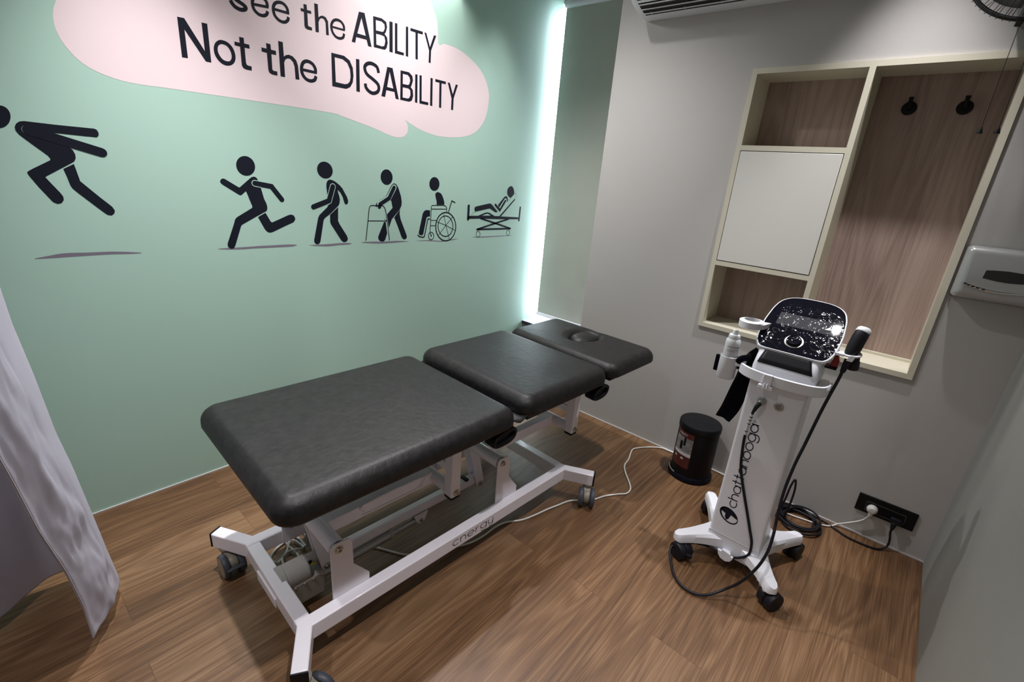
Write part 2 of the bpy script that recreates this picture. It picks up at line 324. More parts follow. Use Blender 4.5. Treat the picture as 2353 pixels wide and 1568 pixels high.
MURAL_SLOGAN=[[('p',[(-1.8565,1.9564),(-1.8337,1.9573),(-1.7767,1.8606),(-1.7759,1.9574),(-1.7564,1.9578),(-1.7583,1.824),(-1.7773,1.8241),(-1.8377,1.919),(-1.8389,1.8233),(-1.8587,1.8223)])],[('r',[(-1.7127,1.9128),(-1.6901,1.91),(-1.6715,1.8932),(-1.6648,1.8655),(-1.6717,1.8415),(-1.6885,1.8276),(-1.7082,1.8243),(-1.7274,1.8332),(-1.7411,1.8526),(-1.7437,1.8752),(-1.7374,1.8945),(-1.7267,1.9066)],[(-1.709,1.8987),(-1.6932,1.8951),(-1.6826,1.8804),(-1.6796,1.8625),(-1.6833,1.8499),(-1.691,1.8422),(-1.7036,1.8405),(-1.7165,1.8458),(-1.7269,1.8607),(-1.7296,1.8756),(-1.7263,1.8879),(-1.7193,1.8951)])],[('p',[(-1.6433,1.9395),(-1.6258,1.9395),(-1.6257,1.9195),(-1.6065,1.9191),(-1.606,1.9045),(-1.6259,1.9043),(-1.6263,1.8491),(-1.6232,1.842),(-1.6162,1.8401),(-1.6054,1.84),(-1.6058,1.8239),(-1.6281,1.8236),(-1.6392,1.8275),(-1.6439,1.8375),(-1.6432,1.904),(-1.6638,1.9048),(-1.6631,1.9186),(-1.6434,1.9182)])],[('p',[(-1.5371,1.9405),(-1.5192,1.9401),(-1.5186,1.9198),(-1.4985,1.9196),(-1.4983,1.9034),(-1.5186,1.9031),(-1.5199,1.8445),(-1.515,1.8403),(-1.4998,1.8405),(-1.4997,1.8242),(-1.5226,1.8246),(-1.5331,1.8293),(-1.5369,1.8385),(-1.5372,1.9037),(-1.5586,1.9045),(-1.558,1.9202),(-1.5369,1.9198)])],[('p',[(-1.4852,1.96),(-1.4657,1.9595),(-1.4653,1.9048),(-1.4563,1.9123),(-1.443,1.9164),(-1.4269,1.914),(-1.4114,1.9013),(-1.4046,1.8807),(-1.4024,1.825),(-1.42,1.8243),(-1.4208,1.8747),(-1.4261,1.8911),(-1.4378,1.9009),(-1.4492,1.9009),(-1.4594,1.8946),(-1.4659,1.8819),(-1.4669,1.824),(-1.4863,1.8243)])],[('s',.0145,0,[(-1.3237,1.8676),(-1.3241,1.8842),(-1.3363,1.9013),(-1.3602,1.9076),(-1.3797,1.8979),(-1.3892,1.8749),(-1.3865,1.8517),(-1.3722,1.8348),(-1.35,1.8296),(-1.33,1.8377),(-1.3225,1.8542)]),('l',.0116,0,[(-1.3869,1.8694),(-1.3173,1.8688)])],[('r',[(-1.2411,1.9665),(-1.1759,1.9667),(-1.1477,1.9531),(-1.1318,1.9249),(-1.1292,1.8897),(-1.1344,1.8608),(-1.1477,1.8385),(-1.1703,1.826),(-1.2434,1.8258)],[(-1.2245,1.9511),(-1.1838,1.9505),(-1.1604,1.9389),(-1.1469,1.9142),(-1.1453,1.8829),(-1.1501,1.8621),(-1.1619,1.8501),(-1.1777,1.8455),(-1.2244,1.8466)]),'straight'],[('p',[(-1.1128,1.9671),(-1.0944,1.9676),(-1.0965,1.8237),(-1.1158,1.8243)])],[('s',.0166,0,[(-.9859,1.9287),(-.995,1.9529),(-1.0186,1.9626),(-1.0421,1.9612),(-1.0605,1.9496),(-1.0656,1.9334),(-1.0539,1.9113),(-1.0177,1.8932),(-.994,1.8786),(-.9862,1.8632),(-.991,1.8456),(-1.0058,1.8348),(-1.0247,1.8305),(-1.0457,1.8368),(-1.061,1.8508),(-1.0646,1.8679)])],[('p',[(-.934,1.9665),(-.9017,1.9664),(-.8637,1.8252),(-.8841,1.8265),(-.8913,1.8572),(-.9412,1.8578),(-.9495,1.8244),(-.9722,1.8252)]),'hole',[(-.9198,1.9462),(-.9365,1.8735),(-.8981,1.8721)]],[('r',[(-.852,1.966),(-.7972,1.9667),(-.7761,1.9531),(-.7711,1.932),(-.7819,1.9036),(-.7861,1.8985),(-.7726,1.8851),(-.7693,1.8564),(-.7784,1.8325),(-.7967,1.8244),(-.8548,1.8256)],[(-.8374,1.9524),(-.8061,1.952),(-.7941,1.9433),(-.7899,1.9287),(-.7958,1.9101),(-.809,1.9013),(-.8239,1.8957),(-.806,1.8907),(-.7896,1.8823),(-.7877,1.8581),(-.7968,1.8424),(-.8089,1.8387),(-.8388,1.8391)]),'straight',('l',.0158,0,[(-.8387,1.8963),(-.7939,1.8971)])],[('p',[(-.7567,1.9654),(-.7413,1.9659),(-.741,1.8266),(-.7573,1.8274)])],[('p',[(-.7277,1.9662),(-.7127,1.9662),(-.7115,1.8415),(-.6643,1.8401),(-.6653,1.8259),(-.7265,1.8264)])],[('p',[(-.6515,1.9664),(-.6358,1.966),(-.6356,1.8254),(-.6516,1.8265)])],[('p',[(-.6168,1.9666),(-.5391,1.9662),(-.54,1.9524),(-.5708,1.9528),(-.5699,1.8251),(-.5857,1.8253),(-.587,1.9528),(-.6171,1.9532)])],[('p',[(-.5253,1.9653),(-.5092,1.9652),(-.4842,1.91),(-.4632,1.9654),(-.4465,1.9644),(-.4761,1.8895),(-.4782,1.8255),(-.4941,1.8268),(-.4931,1.8869)])],[('s',.0143,0,[(-1.6172,2.1112),(-1.6325,2.1094),(-1.6501,2.097),(-1.6559,2.0806),(-1.6423,2.0694),(-1.6159,2.0588),(-1.6061,2.0512),(-1.6107,2.0429),(-1.6265,2.0382),(-1.6453,2.0422),(-1.6565,2.0518),(-1.6616,2.0612)])],[('s',.0122,0,[(-1.5187,2.0753),(-1.5207,2.0918),(-1.5329,2.1028),(-1.5546,2.1046),(-1.5716,2.0923),(-1.5783,2.0739),(-1.5741,2.0531),(-1.558,2.0403),(-1.539,2.0393),(-1.5249,2.0474),(-1.5192,2.0602)]),('l',.01,0,[(-1.5767,2.0705),(-1.5147,2.0758)])],[('s',.0122,0,[(-1.4333,2.0741),(-1.4365,2.0928),(-1.4511,2.1051),(-1.4712,2.105),(-1.4873,2.0955),(-1.4951,2.0762),(-1.4911,2.0533),(-1.4739,2.0387),(-1.4522,2.0372),(-1.4371,2.0478),(-1.4328,2.0611)]),('l',.01,0,[(-1.4937,2.0752),(-1.4284,2.0753)])],[('p',[(-1.3618,2.1282),(-1.3479,2.1286),(-1.3469,2.1092),(-1.329,2.1096),(-1.3281,2.0986),(-1.3467,2.0981),(-1.3467,2.0502),(-1.3418,2.0477),(-1.3292,2.0467),(-1.329,2.0345),(-1.3512,2.0341),(-1.3604,2.0376),(-1.3631,2.0463),(-1.3617,2.0979),(-1.3759,2.0981),(-1.3757,2.1094),(-1.3619,2.1095)])],[('p',[(-1.3121,2.1442),(-1.2953,2.1442),(-1.295,2.0942),(-1.2865,2.102),(-1.274,2.106),(-1.26,2.1029),(-1.2501,2.0895),(-1.249,2.0341),(-1.262,2.0335),(-1.2621,2.0807),(-1.2678,2.0923),(-1.2782,2.0955),(-1.289,2.09),(-1.2962,2.0753),(-1.2971,2.0347),(-1.3128,2.0339)])],[('s',.0114,0,[(-1.1705,2.0746),(-1.1727,2.092),(-1.1871,2.1049),(-1.2074,2.1064),(-1.2244,2.0972),(-1.2346,2.0772),(-1.2304,2.0531),(-1.2147,2.0374),(-1.1943,2.0345),(-1.1769,2.043),(-1.1716,2.0593)]),('l',.0079,0,[(-1.233,2.0732),(-1.1668,2.074)])],[('p',[(-1.0896,2.169),(-1.0595,2.171),(-1.024,2.0355),(-1.0435,2.0356),(-1.0514,2.0609),(-1.1078,2.0598),(-1.1141,2.0346),(-1.1331,2.035)]),'hole',[(-1.0766,2.1468),(-1.1013,2.0765),(-1.055,2.0768)]],[('r',[(-1.0122,2.1705),(-.9639,2.1729),(-.9376,2.1638),(-.9325,2.1413),(-.941,2.1175),(-.9481,2.1099),(-.9332,2.0974),(-.9297,2.074),(-.9366,2.0502),(-.9476,2.0398),(-1.0115,2.0382)],[(-.9976,2.1576),(-.9642,2.1592),(-.9484,2.1513),(-.9461,2.1342),(-.9543,2.1184),(-.9677,2.1133),(-.9915,2.1097),(-.9706,2.1016),(-.9493,2.0977),(-.9443,2.0788),(-.95,2.0574),(-.9636,2.0513),(-.9965,2.0526)]),'straight',('l',.014,0,[(-.9968,2.1065),(-.9492,2.1089)])],[('p',[(-.9186,2.1716),(-.8995,2.1723),(-.9004,2.0374),(-.9203,2.0373)])],[('p',[(-.8858,2.1725),(-.8708,2.1733),(-.8716,2.0517),(-.8309,2.0506),(-.8315,2.0379),(-.8869,2.0373)])],[('p',[(-.8182,2.1734),(-.8038,2.174),(-.8034,2.0377),(-.8187,2.0388)])],[('p',[(-.7892,2.1734),(-.7085,2.1749),(-.7089,2.1616),(-.7417,2.1608),(-.7403,2.0375),(-.7555,2.0375),(-.7567,2.1603),(-.7898,2.1605)])],[('p',[(-.698,2.1747),(-.6851,2.1748),(-.6587,2.1139),(-.6322,2.1762),(-.6168,2.1763),(-.6507,2.0981),(-.6525,2.0381),(-.6666,2.0385),(-.6646,2.0965)])]]
MURAL_LEAP={'head': [('f',[(-2.3723,1.5491),(-2.3779,1.5337),(-2.3876,1.5208),(-2.3995,1.5129),(-2.4111,1.5116),(-2.4201,1.517),(-2.4248,1.5281),(-2.4243,1.5425),(-2.4188,1.5575),(-2.4094,1.5702),(-2.3978,1.5782),(-2.3862,1.5798),(-2.377,1.5747),(-2.372,1.5637)])],'body': [('p',[(-2.3433,1.5401),(-2.3542,1.5375),(-2.3632,1.5304),(-2.3686,1.5198),(-2.3688,1.5081),(-2.3633,1.497),(-2.3525,1.4852),(-2.3281,1.4599),(-2.3051,1.4364),(-2.3006,1.4279),(-2.3017,1.4217),(-2.3488,1.3927),(-2.3642,1.3823),(-2.3665,1.3776),(-2.3637,1.3682),(-2.3466,1.3318),(-2.3268,1.2954),(-2.3193,1.2824),(-2.3088,1.2764),(-2.2981,1.2795),(-2.2904,1.2902),(-2.2898,1.3016),(-2.2942,1.3128),(-2.309,1.3385),(-2.3243,1.3653),(-2.3203,1.3691),(-2.2883,1.39),(-2.2491,1.4151),(-2.2397,1.4219),(-2.2337,1.4327),(-2.2326,1.4456),(-2.2368,1.4598),(-2.2441,1.4682),(-2.2831,1.4808),(-2.2775,1.5111),(-2.2381,1.51),(-2.164,1.5081),(-2.1574,1.5147),(-2.1558,1.524),(-2.1592,1.5335),(-2.1653,1.5369),(-2.2671,1.5377)])],'outline': [('l',.0291,1,[(-2.3394,1.513),(-2.2588,1.4901)])],'arm': [('l',.0316,1,[(-2.3373,1.5129),(-2.1585,1.458)])],'back_leg': [('p',[(-2.273,1.3953),(-2.242,1.4137),(-2.2388,1.3898),(-2.2351,1.3561),(-2.1893,1.3014),(-2.1593,1.2677),(-2.1534,1.2535),(-2.1568,1.2425),(-2.1662,1.2352),(-2.1774,1.2374),(-2.1885,1.2484),(-2.2487,1.3157),(-2.2598,1.3295),(-2.2639,1.34),(-2.2685,1.3715)])],'ground_shadow': [('f',[(-2.4032,1.0895),(-2.3677,1.0967),(-2.3223,1.1035),(-2.2548,1.1017),(-2.1732,1.0997),(-2.0971,1.0903),(-2.1232,1.0876),(-2.1915,1.0903),(-2.2882,1.0897),(-2.3546,1.0885)])]}
MURAL_RUN={'head': [('f',[(-1.6498,1.4082),(-1.6663,1.4015),(-1.6835,1.4029),(-1.698,1.4121),(-1.7069,1.427),(-1.7087,1.4447),(-1.7031,1.4619),(-1.6911,1.4752),(-1.6751,1.4821),(-1.658,1.4812),(-1.6432,1.4725),(-1.6338,1.4576),(-1.6316,1.4395),(-1.6374,1.4218)])],'body': [('p',[(-1.6423,1.3987),(-1.6529,1.395),(-1.7049,1.3507),(-1.7091,1.3512),(-1.7607,1.384),(-1.7686,1.3856),(-1.7764,1.381),(-1.7801,1.3725),(-1.7777,1.3655),(-1.7716,1.36),(-1.7124,1.3207),(-1.7051,1.3173),(-1.6991,1.3201),(-1.6814,1.3352),(-1.6788,1.3323),(-1.6698,1.3012),(-1.6602,1.2711),(-1.6619,1.2635),(-1.7302,1.2231),(-1.7383,1.2142),(-1.7446,1.1962),(-1.7807,1.1093),(-1.7812,1.0971),(-1.7738,1.0873),(-1.7655,1.085),(-1.7566,1.0879),(-1.7502,1.0984),(-1.7172,1.1834),(-1.7122,1.19),(-1.6542,1.2215),(-1.6012,1.249),(-1.5963,1.2574),(-1.5952,1.2698),(-1.5979,1.2837),(-1.6061,1.3036),(-1.6147,1.3474),(-1.6172,1.3519),(-1.6288,1.356),(-1.6253,1.3853),(-1.6282,1.3917),(-1.6342,1.3973)])],'outline': [('l',.0288,1,[(-1.6392,1.3705),(-1.6182,1.3668)])],'arm': [('l',.0221,1,[(-1.6392,1.3705),(-1.5683,1.3594),(-1.526,1.3016)])],'back_leg': [('p',[(-1.6405,1.2225),(-1.6059,1.2418),(-1.5853,1.2006),(-1.5793,1.1973),(-1.5019,1.2298),(-1.4883,1.2329),(-1.4753,1.2279),(-1.4689,1.2147),(-1.4722,1.2033),(-1.4813,1.1952),(-1.5193,1.1797),(-1.5801,1.1533),(-1.5931,1.1506),(-1.6054,1.1542),(-1.6152,1.1664)])],'ground_shadow': [('f',[(-1.8227,1.0882),(-1.7848,1.0902),(-1.7273,1.0899),(-1.6519,1.0912),(-1.5729,1.091),(-1.5066,1.0906),(-1.47,1.0859),(-1.4972,1.08),(-1.5738,1.0801),(-1.6683,1.0809),(-1.7283,1.0805),(-1.78,1.0828)])]}
MURAL_WALK={'head': [('f',[(-1.2823,1.4101),(-1.2998,1.4052),(-1.3177,1.4083),(-1.3327,1.4185),(-1.3417,1.4338),(-1.3432,1.4511),(-1.337,1.4672),(-1.3241,1.4789),(-1.3071,1.484),(-1.2893,1.4814),(-1.274,1.4715),(-1.2644,1.4562),(-1.2626,1.4384),(-1.2691,1.4219)])],'body': [('p',[(-1.2811,1.4014),(-1.292,1.3962),(-1.2986,1.3848),(-1.3005,1.3657),(-1.2976,1.3306),(-1.2766,1.2887),(-1.2972,1.2755),(-1.3012,1.2673),(-1.3461,1.2282),(-1.3529,1.2153),(-1.3814,1.1054),(-1.3804,1.0937),(-1.3729,1.0849),(-1.3624,1.083),(-1.3524,1.0888),(-1.3479,1.0988),(-1.3247,1.2033),(-1.3169,1.2138),(-1.2888,1.2326),(-1.2388,1.2757),(-1.2325,1.289),(-1.2302,1.3056),(-1.2328,1.3221),(-1.2391,1.3416),(-1.2397,1.353),(-1.2263,1.3403),(-1.2143,1.3191),(-1.2056,1.2892),(-1.201,1.2819),(-1.1934,1.2806),(-1.1855,1.2877),(-1.1837,1.3012),(-1.1898,1.3195),(-1.2141,1.3619),(-1.2282,1.3761),(-1.2493,1.3915),(-1.2669,1.3994)])],'outline': [('l',.0314,1,[(-1.2661,1.3684),(-1.2904,1.299),(-1.3007,1.2943)])],'arm': [('l',.0252,1,[(-1.2661,1.3677),(-1.2904,1.299),(-1.3736,1.2687)])],'back_leg': [('p',[(-1.2883,1.2293),(-1.2422,1.2674),(-1.2457,1.1985),(-1.2379,1.1814),(-1.1987,1.1195),(-1.1936,1.1035),(-1.198,1.0931),(-1.208,1.0872),(-1.2196,1.0871),(-1.2308,1.0947),(-1.2379,1.1055),(-1.2845,1.1791),(-1.2899,1.1927)])],'ground_shadow': [('f',[(-1.4098,1.0812),(-1.3784,1.0818),(-1.3138,1.0817),(-1.239,1.0829),(-1.1926,1.0815),(-1.1711,1.0757),(-1.2008,1.0727),(-1.2548,1.0722),(-1.3072,1.0699),(-1.3683,1.0745)])]}
MURAL_FRAME={'head': [('f',[(-.9075,1.4329),(-.9092,1.4148),(-.9183,1.3992),(-.9329,1.3894),(-.9501,1.3873),(-.9662,1.3933),(-.9783,1.4061),(-.9839,1.423),(-.9821,1.4408),(-.9732,1.456),(-.959,1.4658),(-.9421,1.4682),(-.9259,1.4626),(-.9135,1.45)])],'body': [('p',[(-.8968,1.398),(-.9104,1.3919),(-.9202,1.3792),(-.9475,1.3334),(-.9552,1.3261),(-.9894,1.3069),(-1.0101,1.2922),(-1.0189,1.2813),(-1.0191,1.272),(-1.0107,1.2689),(-1.0031,1.2751),(-.9442,1.3006),(-.9172,1.304),(-.9135,1.285),(-.909,1.2643),(-.946,1.2292),(-.957,1.215),(-.9659,1.1894),(-1.0068,1.1068),(-1.0052,1.0921),(-.994,1.0801),(-.9709,1.0783),(-.961,1.0867),(-.9468,1.1239),(-.9354,1.153),(-.9144,1.2014),(-.8984,1.2175),(-.8603,1.2546),(-.8481,1.2773),(-.846,1.2984),(-.8519,1.3305),(-.8696,1.3745),(-.8813,1.3913)])],'outline': [('l',.0324,1,[(-.8978,1.3752),(-.9344,1.318),(-.9936,1.2845)])],'arm': [('l',.0225,1,[(-.8982,1.3742),(-.9317,1.3165),(-.9899,1.2839),(-.9946,1.2705)])],'back_leg': [('p',[(-.8985,1.211),(-.859,1.2546),(-.8612,1.2301),(-.8544,1.2005),(-.8111,1.1052),(-.8098,1.0949),(-.8174,1.085),(-.8291,1.0828),(-.8403,1.0878),(-.8486,1.1),(-.8749,1.1612)])],'gap': [('l',.0149,0,[(-.9559,1.2341),(-.939,1.1204)]),('l',.0088,0,[(-.9765,1.1929),(-.9458,1.1923)])],'walking_frame': [('s',.0047,0,[(-1.0853,1.0878),(-1.0761,1.1509),(-1.0684,1.2008),(-1.0611,1.2534),(-1.0556,1.2703),(-1.0453,1.2765),(-1.0271,1.2763),(-.9825,1.2765),(-.9713,1.2737),(-.9608,1.2627),(-.9539,1.2405),(-.9459,1.1858),(-.9388,1.1368),(-.9324,1.083)]),('l',.0044,0,[(-1.0693,1.1952),(-.9477,1.1923)])],'ground_shadow': [('f',[(-1.1145,1.0797),(-1.069,1.0819),(-.9553,1.0771),(-.8754,1.0769),(-.7941,1.0694),(-.8549,1.068),(-.9159,1.0668),(-.9942,1.0676),(-1.0693,1.0735)])]}
MURAL_CHAIR={'head': [('f',[(-.5692,1.4054),(-.5726,1.3879),(-.5832,1.3736),(-.5988,1.3655),(-.6162,1.365),(-.632,1.3723),(-.643,1.3857),(-.6472,1.4027),(-.6438,1.4198),(-.6335,1.4338),(-.6182,1.4421),(-.601,1.4428),(-.5851,1.4359),(-.5737,1.4226)])],'body': [('p',[(-.5823,1.3581),(-.594,1.3544),(-.6007,1.344),(-.5972,1.328),(-.5878,1.3016),(-.588,1.2823),(-.5266,1.2827),(-.5263,1.2962),(-.5331,1.3171),(-.546,1.3407),(-.5604,1.3537)]),('p',[(-.638,1.2497),(-.6688,1.2518),(-.6839,1.2454),(-.6942,1.2309),(-.7228,1.1192),(-.7216,1.1102),(-.7101,1.1032),(-.693,1.1025),(-.6874,1.1119),(-.6641,1.207),(-.6546,1.2122),(-.6372,1.2132)])],'wheelchair': [('s',.00784,1,[(-.4241,1.1461),(-.429,1.1116),(-.4465,1.0829),(-.4736,1.0644),(-.5058,1.0591),(-.5381,1.0675),(-.5655,1.0879),(-.5839,1.1172),(-.591,1.1507),(-.5859,1.1836),(-.5693,1.2112),(-.5436,1.2295),(-.5125,1.2359),(-.4804,1.229),(-.4522,1.2097),(-.4323,1.1806)]),('s',.00588,1,[(-.4488,1.1499),(-.4525,1.1252),(-.4654,1.1045),(-.4853,1.0911),(-.509,1.0871),(-.5328,1.0931),(-.5531,1.1078),(-.5669,1.1289),(-.5722,1.1532),(-.5684,1.1772),(-.556,1.1973),(-.5369,1.2106),(-.5138,1.2151),(-.4901,1.21),(-.4693,1.1959),(-.4548,1.1748)]),('l',.003675,0,[(-.5087,1.1568),(-.529,1.2265)]),('l',.003675,0,[(-.5087,1.1568),(-.4532,1.2088)]),('l',.003675,0,[(-.5087,1.1568),(-.4295,1.1229)]),('l',.003675,0,[(-.5087,1.1568),(-.4765,1.0688)]),('l',.003675,0,[(-.5087,1.1568),(-.5704,1.095)]),('l',.003675,0,[(-.5087,1.1568),(-.5871,1.1817)]),('s',.0049,1,[(-.6059,1.094),(-.6084,1.0824),(-.6158,1.0741),(-.6261,1.0715),(-.6364,1.0751),(-.6441,1.084),(-.6471,1.0957),(-.6446,1.1072),(-.6373,1.1154),(-.6272,1.1182),(-.6168,1.1147),(-.609,1.1059)]),('l',.00784,1,[(-.6267,1.1004),(-.6258,1.0927)]),('l',.0049,0,[(-.6267,1.1004),(-.6357,1.113),(-.6288,1.2704),(-.6232,1.2783),(-.5277,1.2793),(-.5131,1.2736),(-.5057,1.263),(-.5047,1.2355)]),('l',.0049,0,[(-.6285,1.2577),(-.5055,1.2569)]),('l',.00441,0,[(-.6308,1.19),(-.5813,1.1892)]),('l',.00441,0,[(-.6313,1.1584),(-.5924,1.1568)]),('l',.00735,1,[(-.4891,1.24),(-.4648,1.3074),(-.4377,1.297)]),('s',.00735,0,[(-.6368,1.1976),(-.6504,1.1979),(-.6561,1.189),(-.6776,1.1025),(-.6851,1.0907),(-.7004,1.0907),(-.7195,1.0967),(-.7309,1.1052)])],'ground_shadow': [('f',[(-.7418,1.0706),(-.6418,1.0697),(-.5447,1.061),(-.4777,1.0657),(-.404,1.0671),(-.4344,1.062),(-.4944,1.0569),(-.5445,1.0556),(-.6219,1.0626)])]}
MURAL_BED={'head': [('f',[(.0856,1.4141),(.0644,1.4056),(.051,1.3869),(.0525,1.3616),(.0666,1.3449),(.0922,1.3353),(.1253,1.3618),(.1257,1.3775),(.1166,1.3972),(.1015,1.411)])],'body': [('p',[(.0401,1.3458),(.0234,1.3385),(-.0357,1.2844),(-.018,1.2561),(.0342,1.3189),(.0552,1.3077),(.0639,1.3092),(.0632,1.3278),(.0537,1.3418)]),('p',[(-.2576,1.2698),(-.2463,1.2739),(-.1324,1.2927),(-.112,1.2936),(-.0947,1.2854),(-.0334,1.2377),(-.0564,1.2336),(-.1173,1.2604),(-.2555,1.2397),(-.2621,1.251),(-.263,1.2631)])],'outline': [('l',.02782,1,[(.0389,1.3161),(-.0117,1.2575)])],'arm': [('l',.016585,1,[(.0383,1.3132),(-.013,1.249),(-.0621,1.2856)])],'hospital_bed': [('l',.020329999999999997,1,[(-.316,1.2763),(-.3168,1.1923)]),('l',.01712,1,[(.2063,1.2663),(.2021,1.1749)]),('p',[(-.317,1.2138),(-.2263,1.2128),(-.1639,1.2315),(-.1357,1.2354),(-.1148,1.2311),(-.0627,1.2095),(-.0155,1.2081),(.136,1.3288),(.1436,1.3225),(.0021,1.2059),(.1936,1.1976),(.1931,1.1826),(.0842,1.1844),(.0305,1.1852),(-.1971,1.1937),(-.3158,1.1936)]),('l',.012304999999999998,1,[(-.1972,1.1945),(-.0516,1.1593),(.1121,1.1183)]),('l',.012304999999999998,1,[(.0841,1.1858),(-.0516,1.1593),(-.2297,1.1222)]),('l',.012839999999999999,1,[(-.2277,1.1222),(.1099,1.1175)]),('s',.00428,1,[(-.1972,1.0888),(-.1991,1.079),(-.2057,1.072),(-.2151,1.0698),(-.2249,1.0728),(-.2325,1.0804),(-.2357,1.0903),(-.2339,1.1),(-.2274,1.107),(-.218,1.1093),(-.2082,1.1063),(-.2006,1.0988)]),('s',.00428,1,[(.1105,1.0868),(.109,1.0775),(.1026,1.0709),(.0933,1.0688),(.0833,1.0717),(.0756,1.0788),(.072,1.0882),(.0736,1.0974),(.0799,1.104),(.0892,1.1062),(.0991,1.1033),(.1069,1.0963)]),('l',.0016049999999999999,0,[(-.2827,1.2134),(-.2836,1.2269),(-.2743,1.2322),(-.2555,1.2388)]),('l',.0016049999999999999,0,[(.0618,1.3078),(.1277,1.3604),(.1449,1.3694),(.1561,1.3523),(.1428,1.3289)])],'gap': [('p',[(-.1828,1.2156),(-.139,1.2257),(-.1223,1.2222),(-.1049,1.2128),(-.1786,1.2136)])],'ground_shadow': [('f',[(-.2715,1.0725),(-.2162,1.0729),(-.0714,1.0717),(.0379,1.0701),(.1435,1.0658),(.061,1.0647),(-.092,1.0647),(-.1955,1.0655)])]}
# ------------------------------------------------------------------ the room
RW = 2.7051; CH = 2.9; YF = -3.6; XE = .773; YB = .25
def st(name, mb, m, parent=None, **k):
    o = mb.build(name, m, parent, **k); o['kind'] = 'structure'; return o
st('floor', MB().box(-.25, RW+.15, YF-.15, .60, -.1, 0), M['floor'])
st('ceiling', MB().box(-.25, RW+.15, YF-.15, .60, CH, CH+.1), M['ceil'])
st('trim_2', MB().box(.0005, .34, -.455, -.437, 2.425, CH), M['ceil'])
st('trim_3', MB().box(.09, .15, -1.12, -.48, 2.675, CH), M['ceil'])
st('wall_left', MB().box(-.15, 0, YF, .50, 0, CH), M['green'])
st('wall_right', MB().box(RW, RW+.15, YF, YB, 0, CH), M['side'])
st('wall_front', MB().box(-.15, RW+.15, YF-.15, YF, 0, CH), M['wall'])
# back wall with the opening that takes the built-in cabinet
CX0, CX1, CZ0, CZ1 = 1.512, 2.4364, .8026, 2.0324
wb = MB(); wb.box(XE, CX0+.004, 0, YB, 0, CH); wb.box(CX1-.004, RW, 0, YB, 0, CH); wb.box(CX0+.004, CX1-.004, 0, YB, 0, CZ0+.004); wb.box(CX0+.004, CX1-.004, 0, YB, CZ1-.004, CH)
wb.box(CX0+.004, CX1-.004, YB-.02, YB, CZ0+.004, CZ1-.004)
st('wall_back', wb, M['wall'])
# window bay left of the back wall: outer wall below and beside the window, sill, glass, frame
ow = MB(); ow.box(-.15, XE+.1, .50, .60, 0, .36); ow.box(.86, XE+.25, YB, .60, 0, CH); ow.box(-.15, XE+.1, .50, .60, 2.62, CH); ow.box(XE, .86, YB-.001, .50, 0, CH)
st('wall_window_bay', ow, M['wall'])
win = st('window_1', MB().box(0, .86, .535, .56, .36, .40).box(0, .86, .535, .56, 2.58, 2.62).box(.82, .86, .535, .56, .40, 2.58).box(.41, .45, .535, .56, .40, 2.58), M['plastic'])
MB().box(0, .82, .545, .549, .40, 2.58).build('window_pane', M['glass'], win)
sill = st('trim_1', MB().box(0, XE, .345, .50, .345, .372), M['plastic'], bevel=.003)
MB().box(.0005, XE-.0005, .339, .345, .347, .370).build('sill_edge', M['brown'], sill)
st('baseboard_left', MB().box(0, .005, YF, .5, 0, .0065), M['trim'])
st('baseboard_back', MB().box(XE, RW, -.005, 0, 0, .0065), M['trim'])
# roller blind
bl = thing('roller_blind', 'grey-green roller blind pulled down over the window in the corner', 'blind', (.4, .46, .42))
MB().box(.058, .765, .459, .461, .44, 2.58).build('blind_fabric', M['blind'], bl)
MB().box(.052, .768, .452, .468, .412, .442).build('bottom_bar', M['plastic'], bl, bevel=.006)
MB().cyl((.055, .46, 2.60), (.768, .46, 2.60), .025).build('roller_tube', M['plastic'], bl, smooth=True)

# ------------------------------------------------------------------ built-in cabinet with open niches
cab = thing('niche_cabinet', 'cream built-in wall cabinet with wood-backed niches and one closed white door', 'cabinet', ((CX0+CX1)/2, 0, CZ0))
T = .0225; YO = -.011; YI = .2
fr = MB()
fr.box(CX0+.005, CX0+T, -.0005, YI+.012, CZ0+.005, CZ1-.005); fr.box(CX1-T, CX1-.005, -.0005, YI+.012, CZ0+.005, CZ1-.005)
fr.box(CX0+T, CX1-T, -.0005, YI+.012, CZ0+.005, CZ0+T); fr.box(CX0+T, CX1-T, -.0005, YI+.012, CZ1-T, CZ1-.005)
# face lip lapping the wall
lip = MB()
for a in ((CX0, CX0+T, CZ0, CZ1), (CX1-T, CX1, CZ0, CZ1), (CX0+T, CX1-T, CZ0, CZ0+T), (CX0+T, CX1-T, CZ1-T, CZ1)):
    lip.box(a[0], a[1], YO, -.0006, a[2], a[3])
fr.build('cabinet_frame', M['cream'], cab); lip.build('face_lip', M['cream'], cab)
MB().box(1.9595, 1.982, YO, YI, CZ0+T, CZ1-T).build('divider', M['cream'], cab)
for z0, z1 in ((1.686, 1.709), (1.136, 1.159)):
    MB().box(CX0+T, 1.9595, YO, YI, z0, z1).build('shelf', M['cream'], cab)
MB().box(CX0+T, CX1-T, YI, YI+.012, CZ0+T, CZ1-T).build('back_panel', M['walnut'], cab)
MB().box(1.982, CX1-T, YI-.02, YI-.0005, CZ0+T, CZ0+T+.012).build('back_strip', M['cream'], cab)
dr = MB().box(CX0+T+.003, 1.9565, YO-.001, YO+.017, 1.1625, 1.6825).build('door', M['door'], cab, bevel=.0012)
MB().box(CX0+T, 1.9595, YO+.018, YO+.024, 1.159, 1.686).build('door_gap', M['groove'], cab)

